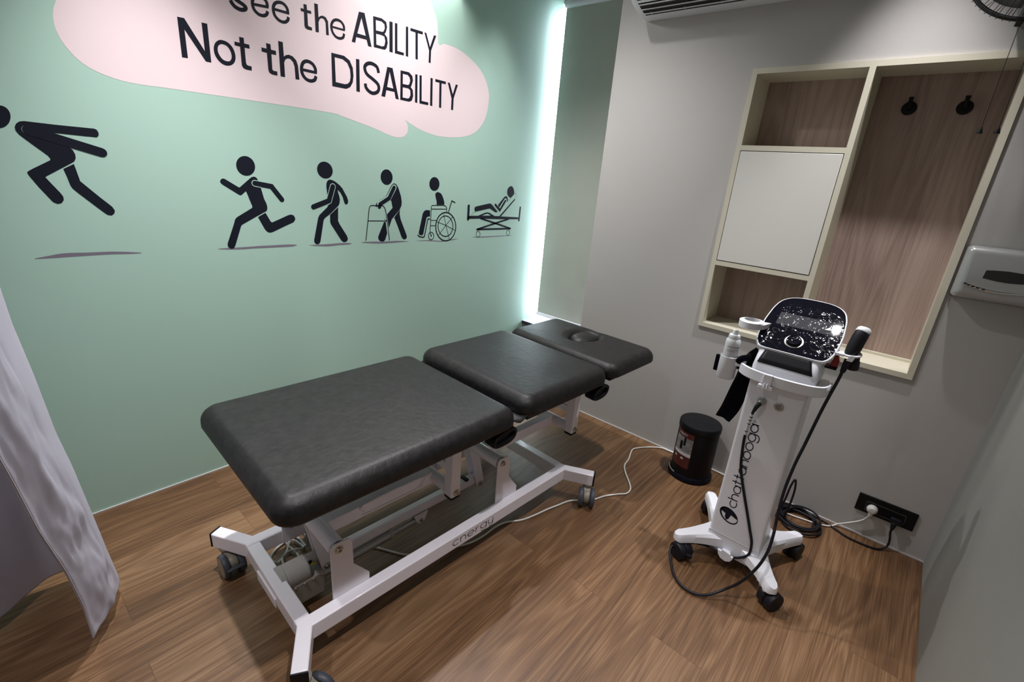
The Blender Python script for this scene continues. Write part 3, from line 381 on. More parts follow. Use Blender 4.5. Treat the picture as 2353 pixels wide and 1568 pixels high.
def coat_hook(x, z, label):
    h = thing('coat_hook', label, 'hook', (x, YI, z), group='coat hooks on the niche back')
    y = YI-.0005
    MB().lathe([(0, 0), (.026, 0), (.026, .006), (.023, .009), (0, .009)], (x, y, z), (0, -1, 0), 36).build('hook_plate', M['black'], h, smooth=True)
    mb = MB(); mb.tube([(x, y-.008, z), (x, y-.026, z+.004), (x, y-.034, z+.018), (x, y-.035, z+.034)], [.009, .008, .0075, .007], 16)
    mb.cyl((x, y-.035, z+.033), (x, y-.035, z+.038), .0085, n=16)
    mb.build('hook_peg', M['black'], h, smooth=True)
coat_hook(2.111, 1.884, 'left of the two round black coat hooks in the tall niche')
coat_hook(2.288, 1.883, 'right of the two round black coat hooks, beside the fan cords')

# ------------------------------------------------------------------ wall decals
def decal_part(name, ops, parent, m, layer):
    mb = MB(); x = .0003+.0002*layer
    xf = lambda a, b: (x, a, b)
    for o in ops:
        k = o[0]
        if k == 'p': flat_poly(mb.bm, o[1], xf)
        elif k == 'c': flat_poly(mb.bm, sum([crom(q, False, 6) for q in o[1]], []), xf)
        elif k == 'f': flat_poly(mb.bm, crom(o[1], True, 5), xf)
        elif k == 's': flat_stroke(mb.bm, crom(o[3], bool(o[2]), 6), o[1], xf, bool(o[2]), rnd=False)
        elif k == 'l':
            flat_stroke(mb.bm, o[3], o[1], xf, False, rnd=bool(o[2]))
        elif k == 'r':
            pass
    o = mb.build(name, m, parent)
    return o
def ring_faces(bm, outer, inner, xf):
    vo = [bm.verts.new(xf(*p)) for p in outer]; vi = [bm.verts.new(xf(*p)) for p in inner]
    ed = [bm.edges.new((L_[i], L_[(i+1) % len(L_)])) for L_ in (vo, vi) for i in range(len(L_))]
    bmesh.ops.triangle_fill(bm, edges=ed, use_beauty=True, use_dissolve=False)
bub = thing('speech_bubble_decal', 'pale pink cloud-shaped speech bubble with a dark slogan on the green wall', 'wall decal', (0, -1.1, 1.85))
decal_part('bubble', MURAL_BUBBLE, bub, M['pink'], 0)
WORDS = [('Not', 0, 3), ('the', 3, 6), ('DISABILITY', 6, 16), ('See', 16, 19), ('the', 19, 22), ('ABILITY', 22, 29)]
for word, i0, i1 in WORDS:
    mb = MB(); xf = lambda a, b: (.0006, a, b)
    for g in MURAL_SLOGAN[i0:i1]:
        g = list(g); i = 0
        while i < len(g):
            o = g[i]
            if o == 'hole' or o == 'straight': i += 1; continue
            if o[0] == 'p':
                if i+1 < len(g) and g[i+1] == 'hole': ring_faces(mb.bm, o[1], g[i+2], xf); i += 3; continue
                flat_poly(mb.bm, o[1], xf)
            elif o[0] == 'r':
                s = i+1 < len(g) and g[i+1] == 'straight'
                ring_faces(mb.bm, o[1] if s else crom(o[1], True, 4), o[2] if s else crom(o[2], True, 4), xf)
            elif o[0] == 's': flat_stroke(mb.bm, crom(o[3], bool(o[2]), 6), o[1], xf, bool(o[2]), rnd=False)
            elif o[0] == 'l': flat_stroke(mb.bm, o[3], o[1], lambda a, b: (.0008, a, b), False, rnd=False)
            i += 1
    mb.build('slogan_word', M['ink'], bub)
def figure(name, label, data, order, at):
    t = thing(name, label, 'wall decal', at, group='evolving stick figures along the green wall')
    for part, m, layer in order:
        if part in data: decal_part({'gap': 'cut_line'}.get(part, part), data[part], t, m, layer)
    return t
I_, G_, S_ = M['ink'], M['green'], M['shade']
ORD = [('ground_shadow', S_, 0), ('back_leg', I_, 1), ('head', I_, 1), ('body', I_, 1), ('gap', G_, 2), ('outline', G_, 2), ('arm', I_, 3), ('walking_frame', I_, 3), ('wheelchair', I_, 1)]
figure('leaping_figure_decal', 'large black stick figure leaping with arms swept back, at the picture edge', MURAL_LEAP, ORD, (0, -2.5, 1.2))
figure('sprinting_figure_decal', 'black stick figure sprinting with bent arms and a raised back leg', MURAL_RUN, ORD, (0, -1.8, 1.1))
figure('walking_figure_decal', 'black stick figure walking unaided with a slight stoop', MURAL_WALK, ORD, (0, -1.3, 1.1))
figure('walker_figure_decal', 'black stick figure leaning on a thin walking frame', MURAL_FRAME, ORD, (0, -.95, 1.1))
figure('wheelchair_figure_decal', 'black stick figure sitting in a spoked wheelchair', MURAL_CHAIR, ORD, (0, -.6, 1.1))
figure('bed_figure_decal', 'black stick figure reclining on a wheeled hospital bed', MURAL_BED, [('ground_shadow', S_, 0), ('head', I_, 1), ('body', I_, 1), ('outline', G_, 2), ('arm', I_, 3), ('hospital_bed', I_, 1), ('gap', G_, 2)], (0, -.2, 1.1))
# ------------------------------------------------------------------ treatment table (local frame: x across, y along the bed, head end +y)
bed = thing('treatment_table', 'black padded three-section treatment table on a white wheeled steel frame', 'treatment table', (1.032, -1.45, 0), R(-2.4))
LW, LK = M['white'], M['black']
def rect_xf(a, b, d): return (a, b, d)
# floor frame: two long rails, two cross beams, four splayed arms, one welded mesh
def frame_outline():
    pass
fm = MB(); z0, z1 = .10, .16
for s in (-1, 1): fm.box(min(s*.205, s*.25), max(s*.205, s*.25), -.663, .652, z0, z1)
fm.box(-.205, .205, -.663, -.617, z0, z1); fm.box(-.205, .205, .607, .652, z0, z1)
ARM = []
for su in (-1, 1):
    for sv, vb in ((-1, -.64), (1, .63)):
        a = R(29); d = Vector((su*math.cos(a), sv*math.sin(a), 0)); p0 = Vector((su*.226, vb, .13)); p1 = p0 + d*.158
        fm.bar(p0, p1, .046, .0598); ARM.append((p0, p1, d))
base = fm.build('base_frame', LW, bed, local=True, bevel=.004)
MB().box(-.10, .06, -.668, -.662, .094, .132).build('cross_plate', LW, bed, local=True, bevel=.002)
for p0, p1, d in ARM:
    MB().bar(p1, p1+d*.007, .048, .062).build('end_cap', LK, bed, local=True, bevel=.004)
# casters
def caster(p, ang, locked=True):
    d = Vector((math.cos(ang), math.sin(ang), 0)); sd = Vector((-d.y, d.x, 0)); p = Vector((p.x, p.y, 0)); c = p + d*.040
    mb = MB(); mb.cyl(p+Vector((0, 0, .100)), p+Vector((0, 0, .095)), .027, n=24); mb.cyl(p+Vector((0, 0, .096)), p+Vector((0, 0, .074)), .022, .020)
    mb.lathe([(0, -.014), (.029, -.014), (.032, -.005), (.032, .005), (.029, .014), (0, .014)], c+Vector((0, 0, .050)), sd, 28)
    mb.bar(p+Vector((0, 0, .080)), c+Vector((0, 0, .055)), .034, .036)
    cs = mb.build('caster', M['taupe'], bed, local=True, smooth=True)
    for s in (-1, 1):
        w = MB(); q = c + sd*s*.027 + Vector((0, 0, .0465))
        w.lathe([(.022, -.011), (.040, -.012), (.0450, -.008), (.0465, -.003), (.0465, .004), (.043, .010), (.036, .011)], q, sd*s, 40)
        wo = w.build('wheel', M['tyre'], cs, local=True, smooth=True)
        MB().lathe([(0, .006), (.0365, .006), (.0365, .0112), (.030, .0122), (0, .0128)], q, sd*s, 32).build('wheel_cover', M['taupe'], cs, local=True, smooth=True)
    if locked:
        e = c + d*.044 + Vector((0, 0, .056))
        mb2 = MB(); mb2.bar(e-sd*.030, e+sd*.030, .016, .008); mb2.bar(c+d*.004+Vector((0, 0, .064)), e, .013, .006)
        mb2.build('brake_pedal', M['tyre'], cs, local=True, bevel=.003)
caster(ARM[0][1]-ARM[0][2]*.040, R(2))         # far foot corner
caster(ARM[2][1]-ARM[2][2]*.03, R(30))          # near foot corner
caster(ARM[1][1]-ARM[1][2]*.03, R(-160))
caster(ARM[3][1]-ARM[3][2]*.022, R(-56), False)
def bolt(p, axis, parent, r=.011):
    mb = MB(); mb.lathe([(0, 0), (r*1.35, 0), (r*1.35, .0015), (r, .002), (r, .005), (r*.8, .008), (r*.45, .008), (r*.42, .004), (0, .004)], p, axis, 24)
    return mb.build('bolt', M['steel'], parent, local=True, smooth=True)
# upright pivot plates welded to the rails
for vb, sgn in ((-.54, 1), (.188, 1)):
    for su in (-1, 1):
        zb_ = .16 if su > 0 else .104
        pts = [(vb, zb_), (vb+.13, zb_), (vb+.13, .19), (vb+.075, .262), (vb+.074, .352), (vb+.062, .372), (vb+.012, .374), (vb, .362)]
        u = .206 if su > 0 else .201
        mb = MB(); mb.prism(pts, lambda a, b, d: (su*(u+d), a, b), -.003, .003)
        mb.box(min(su*.2, su*.209), max(su*.2, su*.209), vb, vb+.13, .157, .1605)
        pl = mb.build('pivot_plate', LW, bed, local=True, bevel=.0015)
        bolt((su*(u+.003), vb+.028, .349), (su, 0, 0), pl)
# horizontal pivot tubes
for v in (-.512, .216):
    tb = MB().cyl((-.196, v, .347), (.196, v, .347), .027, n=32).build('pivot_tube', LW, bed, local=True, smooth=True)
    for s in (-1, 1): MB().cyl((s*.1975, v, .347), (s*.2025, v, .347), .0235, n=28).build('bushing', LK, tb, local=True, smooth=True)
# upper legs hanging from the couch frame, with feet caps, bolts and their tubes
for v in (-.05, .70):
    for su in (-1, 1):
        mb = MB(); mb.box(su*.2-.0225, su*.2+.0225, v-.022, v+.022, .322, .60)
        lg = mb.build('upper_leg', LW, bed, local=True, bevel=.004)
        MB().box(su*.2-.0215, su*.2+.0215, v-.021, v+.021, .311, .3225).build('foot_cap', LK, lg, local=True, bevel=.002)
        bolt((su*.2225, v+.002, .341), (su, 0, 0), lg)
    MB().cyl((-.176, v, .343), (.176, v, .343), .0245, n=32).build('leg_tube', LW, bed, local=True, smooth=True)
    MB().box(-.178, .178, v-.012, v+.012, .42, .455).build('leg_brace', LW, bed, local=True, bevel=.003)
# lifting levers between the tubes
for va, vb2 in ((-.512, -.05), (.216, .70)):
    for s, u in ((1, .075), (-1, -.115)):
        mb = MB(); mb.box(u-.02, u+.02, va+.012, vb2-.012, .318, .37)
        lv = mb.build('lift_lever', LW, bed, local=True, bevel=.004)
        if va < 0 and s > 0:
            zz = .0; P = [(-.36, .37), (-.12, .37), (-.12, .337), (-.13, .330), (-.35, .330), (-.36, .337)]
            MB().tube([(u+.0205, a, b) for a, b in crom(P, True, 4)], .0028, 8, True).build('lever_bead', LW, lv, local=True, smooth=True)
MB().box(-.13, .09, -.46, -.10, .366, .369).build('lever_panel', LW, bed, local=True, bevel=.001)
# cranks and the connecting rod
for v, tip in ((-.512, -.472), (.216, .272)):
    for u in (.018, -.026):
        pts = [(v-.022, .352), (v+.024, .352), (tip+.024, .13), (tip+.018, .106), (tip, .098), (tip-.018, .106)]
        mb = MB(); mb.prism(pts, lambda a, b, d: (u+d, a, b), -.004, .004); ck = mb.build('crank', LW, bed, local=True, bevel=.002)
        if u > 0: bolt((u+.004, tip, .118), (1, 0, 0), ck, .010)
    MB().box(-.025, .017, v-.028, v-.012, .16, .17).build('crank_stop', LK, bed, local=True)
MB().box(-.020, .012, -.478, .278, .118, .160).build('connecting_rod', LW, bed, local=True, bevel=.004)
# actuator: motor, gearbox with screws, telescopic rod, clevis
act = MB(); act.box(-.05, .04, -.60, -.49, .028, .120)
act.tube([(-.005, -.615, .135), (-.005, -.535, .135)], .045, 28)
gear = act.build('actuator_housing', M['grey'], bed, local=True, bevel=.006)
MB().cyl((-.005, -.632, .135), (-.005, -.614, .135), .046, n=28).build('motor_cap', M['grey'], gear, local=True, smooth=True)
MB().cyl((-.005, -.55, .165), (-.005, -.50, .165), .018, n=20).build('cable_gland', M['grey'], gear, local=True, smooth=True)
for k in range(4): MB().lathe([(0, 0), (.006, 0), (.005, .004), (0, .005)], (.04, -.592+.031*k, .108), (1, 0, 0), 16).build('screw', M['steel'], gear, local=True, smooth=True)
for k in range(3): MB().tube(crom([(.012, -.535, .150), (.016+.003*k, -.522, .160), (.012+.003*k, -.508, .150)], False, 5), .0022, 8).build('wire', M['yellow'], gear, local=True, smooth=True)
rod = MB().cyl((.01, -.49, .088), (.01, -.205, .093), .0195, n=24).build('actuator_rod', M['alu'], bed, local=True, smooth=True)
MB().cyl((.01, -.212, .093), (.01, -.196, .093), .0225, n=24).build('rod_collar', M['grey'], rod, local=True, smooth=True)
MB().cyl((.01, -.205, .093), (.01, -.075, .095), .0135, n=24).build('inner_rod', M['alu'], rod, local=True, smooth=True)
mb = MB(); mb.prism([(-.10, .125), (-.03, .125), (-.04, .10), (-.05, .082), (-.07, .078), (-.085, .09), (-.09, .108)], lambda a, b, d: (d, a, b), .020, .025)
mb.prism([(-.10, .125), (-.03, .125), (-.04, .10), (-.05, .082), (-.07, .078), (-.085, .09), (-.09, .108)], lambda a, b, d: (d, a, b), -.006, -.001)
cv = mb.build('clevis', LW, bed, local=True); bolt((.025, -.065, .095), (1, 0, 0), cv, .007)
# control cable tangle behind the motor
cb = MB(); rnd = random.Random(3)
cb.tube(crom([(-.10, -.50, .30), (-.15, -.47, .13), (-.22, -.45, .02), (-.311, -.455, .008), (-.300, -.529, .008), (-.262, -.572, .008), (-.218, -.562, .012), (-.243, -.510, .015), (-.219, -.467, .020), (-.250, -.458, .012), (-.300, -.478, .014), (-.240, -.520, .020), (-.214, -.546, .020), (-.12, -.56, .06), (-.05, -.53, .13)], False, 9), .0045, 10)
cb.tube(crom([(-.12, -.48, .30), (-.17, -.46, .12), (-.20, -.44, .03), (-.330, -.420, .008), (-.345, -.480, .008), (-.28, -.500, .018), (-.20, -.49, .014), (-.15, -.52, .03), (-.08, -.52, .12)], False, 9), .0045, 10)
cb.build('control_cable', M['cable_grey'], bed, local=True, smooth=True)
# couch frame under the cushions
cf = MB()
for s in (-1, 1): cf.box(s*.24-.015, s*.24+.015, -.62, .73, .588, .618)
for v in (-.60, -.05, .70): cf.box(-.225, .225, v-.015, v+.015, .588, .618)
for s in (-1, 1): cf.box(s*.2-.015, s*.2+.015, .70, 1.10, .590, .618)
cf.build('couch_frame', LW, bed, local=True, bevel=.003)
# cushions
def cushion(name, hw, v0, v1, z0, z1, rc=.06, rt=.046, hole=None, crown=.007):
    vc, hv = (v0+v1)/2, (v1-v0)/2
    def outline(d, n=28):
        a, b = hw-d, hv-d; r = max(rc-d, .012); r = min(r, a, b); p = []
        L_ = []
        segs = [((a-r, b-r), 0), ((-a+r, b-r), 90), ((-a+r, -b+r), 180), ((a-r, -b+r), 270)]
        for i, ((cx, cy), a0) in enumerate(segs):
            for k in range(11): t = R(a0+90*k/10); p.append((cx+r*math.cos(t), cy+r*math.sin(t)))
            nx = segs[(i+1) % 4][0]; t1 = R(a0+90)
            e = (cx+r*math.cos(t1), cy+r*math.sin(t1)); f = (nx[0]+r*math.cos(t1), nx[1]+r*math.sin(t1))
            m = 44
            for k in range(1, m): p.append((e[0]+(f[0]-e[0])*k/m, e[1]+(f[1]-e[1])*k/m))
        return p
    def dip(x, y):
        if not hole: return 0
        q = math.hypot((x-hole[0])/hole[2], (y+vc-hole[1])/hole[3])
        if q > 1.5: return 0
        if q > 1.0: t = (1.5-q)/.5; return -.020*t*t
        if q > .85: return -.020-.020*math.sin((1-q)/.15*math.pi/2)
        return -.040
    rings = [[(x*.985, y*.985, z0) for x, y in outline(.006)], [(x, y, z0+.001) for x, y in outline(.004)], [(x, y, z0+.008) for x, y in outline(0)], [(x, y, z1-rt-.004) for x, y in outline(0)]]
    ds = [rt*(1-math.cos(t)) for t in [math.pi/2*k/8 for k in range(1, 9)]]
    mx = min(hw, hv)-.002; m = 44 if hole else 14
    ds += [rt+(mx-rt)*k/m for k in range(1, m+1)]
    for d in ds:
        h = z1-rt+math.sqrt(max(0, rt*rt-(rt-min(d, rt))**2)) if d < rt else z1
        h += crown*min(1, d/mx)**.6 if d > rt*.5 else 0
        rings.append([(x, y, h+dip(x, y)) for x, y in outline(d)])
    mb = MB()
    mb.ring_loft([[(x, y+vc, z) for x, y, z in r] for r in rings])
    return mb.build(name, M['leather'], bed, local=True, smooth=True, angle=70)
cushion('foot_cushion', .35, -.722, .138, .622, .693)
cushion('middle_cushion', .35, .178, .742, .628, .702)
cushion('head_cushion', .348, .768, 1.195, .630, .694, rc=.06, hole=(-.015, 1.035, .074, .100))
mb = MB(); mb.lathe([(1.0, 0), (1.03, .20), (1.0, .42), (.88, .68), (.68, .86), (.42, .96), (.2, .99), (0, 1.0)], (0, 0, 0), (0, 0, 1), 48)
bmesh.ops.transform(mb.bm, verts=mb.bm.verts, matrix=Matrix.Translation((-.015, 1.035, .662)) @ Matrix.Diagonal((.066, .090, .041, 1)) @ Matrix.Rotation(0, 4, 'Z'))
mb.build('face_hole_plug', M['leather'], bed, local=True, smooth=True, angle=80)
mb = MB(); mb.box(-.33, .33, -.69, .125, .612, .6225); mb.box(-.33, .33, .20, .72, .614, .6285); mb.box(-.325, .325, .785, 1.17, .616, .6305)
mb.build('cushion_board', M['black'], bed, local=True, bevel=.003)
# vinyl flap in the gap between foot and middle cushions
mb = MB(); rows = []
for i in range(13):
    u = -.335+.67*i/12
    rows.append([(u, .12, .640), (u, .142, .628), (u, .158, .618+.004*math.sin(i*1.7)), (u, .174, .628), (u, .198, .642)])
mb.ring_loft(rows, closed=False, cap=False)
fl = mb.build('vinyl_flap', M['leather'], bed, local=True, smooth=True)
sm = fl.modifiers.new('thick', 'SOLIDIFY'); sm.thickness = .003
# black release paddles on the near side
for v, z in ((.075, .588), (.70, .586)):
    mb = MB(); n = 28
    def oval(sx, sy, uu): return [(uu, v+sx*math.copysign(abs(math.cos(t))**.7, math.cos(t))+.012*math.sin(t), z+sy*math.copysign(abs(math.sin(t))**.8, math.sin(t))) for t in [2*math.pi*k/n for k in range(n)]]
    mb.ring_loft([oval(.050, .024, .285), oval(.058, .029, .293), oval(.060, .031, .335), oval(.057, .029, .343), oval(.046, .020, .343), oval(.044, .018, .331)])
    hd = mb.build('release_handle', LK, bed, local=True, smooth=True)
    MB().cyl((.20, v-.03, z+.012), (.29, v-.02, z+.006), .008, n=14).build('handle_stem', M['steel'], hd, local=True, smooth=True)
# maker's lettering on the near rail
t_, wdt = lettering('cnergy', .0262, .0024, lambda a, b: (.2508, -.078+a*1.24, .1195+b*.92), gap=.34)
t_.build('rail_lettering', M['ink'], bed, local=True)
# ------------------------------------------------------------------ shockwave trolley
trol = thing('therapy_trolley', 'white wheeled shockwave therapy machine with a film-wrapped black display', 'medical trolley', (2.066, -.60, 0))
PW = M['plastic']; XC = 2.066
# column: flat front, rounded back, slight flare into the base
def col_ring(z, hw, y0, y1, r=.012):
    p = []
    for cx, cy, a0, rr in ((hw-r, y0+r, 270, r), (hw-.03, y1-.03, 0, .03), (-hw+.03, y1-.03, 90, .03), (-hw+r, y0+r, 180, r)):
        for k in range(7): t = R(a0+90*k/6); p.append((XC+cx+rr*math.cos(t), cy+rr*math.sin(t), z))
    return p
MB().ring_loft([col_ring(.142, .099, -.70, -.50), col_ring(.30, .098, -.70, -.505), col_ring(.60, .0975, -.70, -.51), col_ring(.862, .097, -.70, -.515)]).build('column', PW, trol, smooth=True, angle=30)
# X-shaped foot
FT = {'fl': (1.866, -.800), 'fr': (2.258, -.808), 'br': (2.266, -.392), 'bl': (1.867, -.392)}
def arm_pts(tip, root_a, root_b, bow):
    return tip
base = MB(); NB = 9
def quad_arm(tip, c0, c1, zt0, zt1, zb):
    """one tapering leg of the foot from column edge c0-c1 out to the rounded tip"""
    tip = Vector((tip[0], tip[1], 0)); c0 = Vector((*c0, 0)); c1 = Vector((*c1, 0)); mid = (c0+c1)/2; d = (tip-mid).normalized(); s = Vector((-d.y, d.x, 0))
    if s.dot(c1-c0) < 0: s = -s
    rings = []; L_ = (tip-mid).length; r = .024
    for i in range(12):
        t = i/11; p = mid + (tip-d*r-mid)*t
        e = (1-t)**1.75; w0 = r + (abs((c0-mid).dot(s))-r)*e; w1 = r + (abs((c1-mid).dot(s))-r)*e
        off0 = (c0-mid).dot(d)*e; off1 = (c1-mid).dot(d)*e
        zt = zt1 + (zt0-zt1)*(1-t)**1.6
        a = p - s*w0 + d*off0; b = p + s*w1 + d*off1; m = (a+b)/2
        rings.append([(a.x, a.y, zb), (a.x, a.y, zt-.010), (a.x+(m.x-a.x)*.22, a.y+(m.y-a.y)*.22, zt), (b.x+(m.x-b.x)*.22, b.y+(m.y-b.y)*.22, zt), (b.x, b.y, zt-.010), (b.x, b.y, zb)])
    for k in range(1, 6):
        t = R(90*k/5); q = tip-d*r+d*r*math.sin(t); w = r*math.cos(t)+.001
        rings.append([(q.x-s.x*w, q.y-s.y*w, zb+.001*k), (q.x-s.x*w, q.y-s.y*w, zt1-.010-.002*k), (q.x-s.x*w*.7, q.y-s.y*w*.7, zt1-.003*k/2), (q.x+s.x*w*.7, q.y+s.y*w*.7, zt1-.003*k/2), (q.x+s.x*w, q.y+s.y*w, zt1-.010-.002*k), (q.x+s.x*w, q.y+s.y*w, zb+.001*k)])
    base.ring_loft(rings)
base.box(XC-.099, XC+.099, -.7005, -.50, .060, .145)
quad_arm(FT['fl'], (XC-.0985, -.57), (XC-.04, -.7003), .130, .116, .078)
quad_arm(FT['fr'], (XC+.04, -.7003), (XC+.0985, -.57), .130, .116, .078)
quad_arm(FT['br'], (XC+.0985, -.66), (XC+.05, -.502), .140, .120, .080)
quad_arm(FT['bl'], (XC-.05, -.502), (XC-.0985, -.66), .140, .120, .080)
bs = base.build('foot', PW, trol, smooth=True, angle=32)
MB().box(XC-.0985, XC+.0985, -.7012, -.698, .1425, .1440).build('seam', M['grey'], trol)
# cable clips on the foot edge and the big hook on its front
mb = MB(); mb.prism([(-.026, .030), (-.022, .012), (-.012, 0), (.006, -.004), (.020, .004), (.026, .018), (.026, .026), (.018, .026), (.016, .034), (-.012, .040), (-.014, .030)], lambda a, b, d: (2.056+a*1.2, d, .052+b*1.15), -.728, -.716)
mb.box(2.040, 2.070, -.718, -.7005, .066, .086)
mb.build('cable_hook', PW, trol, bevel=.002)
for (x, y, dx) in ((1.905, -.752, .012), (1.934, -.728, .012), (2.198, -.744, .012), (2.212, -.764, .012), (2.228, -.783, .012)):
    mb = MB(); mb.prism([(-dx, 0), (dx, 0), (dx*.5, -.018), (-dx*.4, -.020)], lambda a, b, d: (x+a, y-.004+d, .082+b), -.008, .002)
    mb.build('cable_clip', PW, trol, bevel=.0015)
# twin black casters
def tcaster(p, ang, pedal=False):
    d = Vector((math.cos(R(ang)), math.sin(R(ang)), 0)); sd = Vector((-d.y, d.x, 0)); p = Vector((*p, 0)); c = p + d*.014
    mb = MB(); mb.cyl(p+Vector((0, 0, .085)), p+Vector((0, 0, .05)), .016, n=20)
    mb.lathe([(0, -.008), (.030, -.008), (.030, .008), (0, .008)], c+Vector((0, 0, .043)), sd, 28)
    cs = mb.build('caster', M['black'], trol, smooth=True)
    for s in (-1, 1):
        MB().lathe([(0, -.016), (.034, -.016), (.0375, -.012), (.0375, .010), (.035, .014), (.022, .016), (0, .016)], c+sd*s*.0175+Vector((0, 0, .0375)), sd*s, 36).build('wheel', M['rubber'], cs, smooth=True)
    if pedal:
        e = c + d*.034; mb2 = MB(); mb2.prism([(0, -.016), (.03, -.007), (.036, .002), (.03, .008), (0, .014)], lambda a, b, z: tuple(e + d*(a-.012) + sd*b + Vector((0, 0, z))), .036, .048)
        mb2.build('brake_tab', M['black'], cs, bevel=.002)
tcaster((1.888, -.778), -25, True); tcaster((2.245, -.788), 60, False); tcaster((2.250, -.415), 75); tcaster((1.886, -.412), 80)
# tray on top of the column with its wrap-round handle rail
def tray_pts(k, y_off=0): 
    P = [(1.922, -.600), (1.920, -.675), (1.938, -.712), (1.985, -.738), (2.066, -.750), (2.150, -.740), (2.192, -.720), (2.214, -.690), (2.219, -.655)]
    return crom(P, False, 6)
tp = tray_pts(0)
mb = MB()
inner = [(x+(XC+.002-x)*.035, y+(-.55-y)*.045) for x, y in tp]
zt = lambda i: .893 + .006*max(0, (i-len(tp)*.80)/(len(tp)*.2))
zb = lambda i: .856 + .006*max(0, (i-len(tp)*.70)/(len(tp)*.3))
mb.ring_loft([[(o[0], o[1], zb(i)), (o[0], o[1], zt(i)-.002), ((o[0]*.7+n_[0]*.3), (o[1]*.7+n_[1]*.3), zt(i)), (n_[0], n_[1], zt(i)-.001), (n_[0], n_[1], zb(i))] for i, (o, n_) in enumerate(zip(tp, inner))])
mb.build('handle_rail', PW, trol, smooth=True, angle=50)
mb = MB(); mb.prism([(x, y) for x, y in inner]+[(2.20, -.52), (1.935, -.52)], lambda a, b, d: (a, b, d), .850, .862)
mb.build('tray', PW, trol)
mb = MB(); mb.box(2.022, 2.052, -.7565, -.744, .852, .895); mb.box(2.012, 2.060, -.758, -.742, .838, .853); mb.box(2.030, 2.034, -.7615, -.75, .842, .862); mb.box(2.040, 2.044, -.7615, -.75, .842, .862)
mb.build('rail_clip', PW, trol, bevel=.002)
# two round sockets on the column
for x, z, plugged in ((2.030, .772, True), (2.088, .770, False)):
    so = MB().lathe([(0, 0), (.0165, 0), (.0165, .003), (.0145, .0045), (.013, .0045), (.0125, .007), (.009, .007), (.0085, .004), (0, .004)], (x, -.70, z), (0, -1, 0), 32).build('socket', M['alu'], trol, smooth=True)
    if not plugged: MB().lathe([(0, 0), (.0075, 0), (.0075, .0012), (.003, .002), (0, .002)], (x, -.7041, z), (0, -1, 0), 20).build('contact', M['taupe'], so, smooth=True)
# control unit: body, dark front strip, tilted display
AL = R(35); D0 = Vector((2.0715, -.71, .955))
def disp(a, b, n): return D0 + Vector((a, b*math.cos(AL)-n*math.sin(AL), b*math.sin(AL)+n*math.cos(AL)))
HALF = [(0, .310), (.052, .307), (.085, .296), (.108, .274), (.121, .238), (.127, .198), (.131, .155), (.130, .105), (.124, .060), (.110, .032), (.090, .024), (.045, .0235)]
OUT = crom(HALF + [(0, .0235)] + [(-a, b) for a, b in HALF[:0:-1]], True, 4)
def inset(k, pts=OUT): return [(a*(1-k/.13), .166+(b-.166)*(1-k/.145)) for a, b in pts]
body = MB()
def body_ring(z, hw, y0, y1):
    p = []
    for cx, cy, a0 in ((hw-.02, y0+.02, 270), (hw-.03, y1-.03, 0), (-hw+.03, y1-.03, 90), (-hw+.02, y0+.02, 180)):
        r = .02 if cy < -.6 else .03
        for k in range(7): t = R(a0+90*k/6); p.append((D0.x+cx+r*math.cos(t), cy+r*math.sin(t), z))
    return p
body.ring_loft([body_ring(.865, .100, -.715, -.53), body_ring(.885, .104, -.722, -.52), body_ring(.905, .104, -.722, -.52), body_ring(.935, .101, -.712, -.51), body_ring(.962, .101, -.690, -.50)])
unit = body.build('control_unit', PW, trol, smooth=True, angle=45)
sh = MB(); sh.ring_loft([[disp(a, b, -.055) for a, b in inset(.035)], [disp(a, b, -.03) for a, b in inset(.012)], [disp(a, b, -.008) for a, b in OUT], [disp(a, b, 0) for a, b in OUT], [disp(a, b, .003) for a, b in inset(.0025)], [disp(a, b, .003) for a, b in inset(.004)]])
sh.build('display_shell', PW, unit, smooth=True, angle=50)
pn = MB(); pn.ring_loft([[disp(a, b, .001) for a, b in inset(.0042)], [disp(a, b, .004) for a, b in inset(.005)], [disp(a, b, .0045) for a, b in inset(.012)]]).build('display_panel', M['glossblack'], unit, smooth=True)
MB().prism([(-.088, .150), (.084, .150), (.086, .212), (-.088, .212)], lambda a, b, d: tuple(disp(a, b, d)), .0046, .0052).build('screen', M['screen'], unit)
kc = disp(-.004, .082, .004); kn = Vector((0, -math.sin(AL), math.cos(AL)))
MB().lathe([(.0245, 0), (.030, 0), (.031, .002), (.030, .003), (.0255, .003), (.0245, .0015)], kc, kn, 40).build('dial_ring', M['silver'], unit, smooth=True)
MB().lathe([(0, 0), (.0245, 0), (.024, .010), (.0225, .0125), (.019, .0125), (.017, .011), (0, .0105)], kc, kn, 40).build('dial', M['glossblack'], unit, smooth=True)
# dark strip on the sloping front
def fpt(a, b, d):   # a across, b 0..1 down the front
    z = .968 - .049*b; y = -.6885 if z > .962 else -.690-.022*(.962-z)/.027 if z > .935 else -.712-.010*(.935-z)/.030
    return (D0.x+a, y-d*.8-.0012, z+d*.5)
fl_w = lambda b: (-.090+.012*(1-b), .090-.020*(1-b))
fs = MB(); fs.ring_loft([[fpt(fl_w(b)[0]+(fl_w(b)[1]-fl_w(b)[0])*k/12, b, .0012) for k in range(13)] for b in [.10+.88*i/14 for i in range(15)]], closed=False, cap=False)
so_ = fs.build('front_strip', M['black'], unit, smooth=True); m_ = so_.modifiers.new('thick', 'SOLIDIFY'); m_.thickness = .001
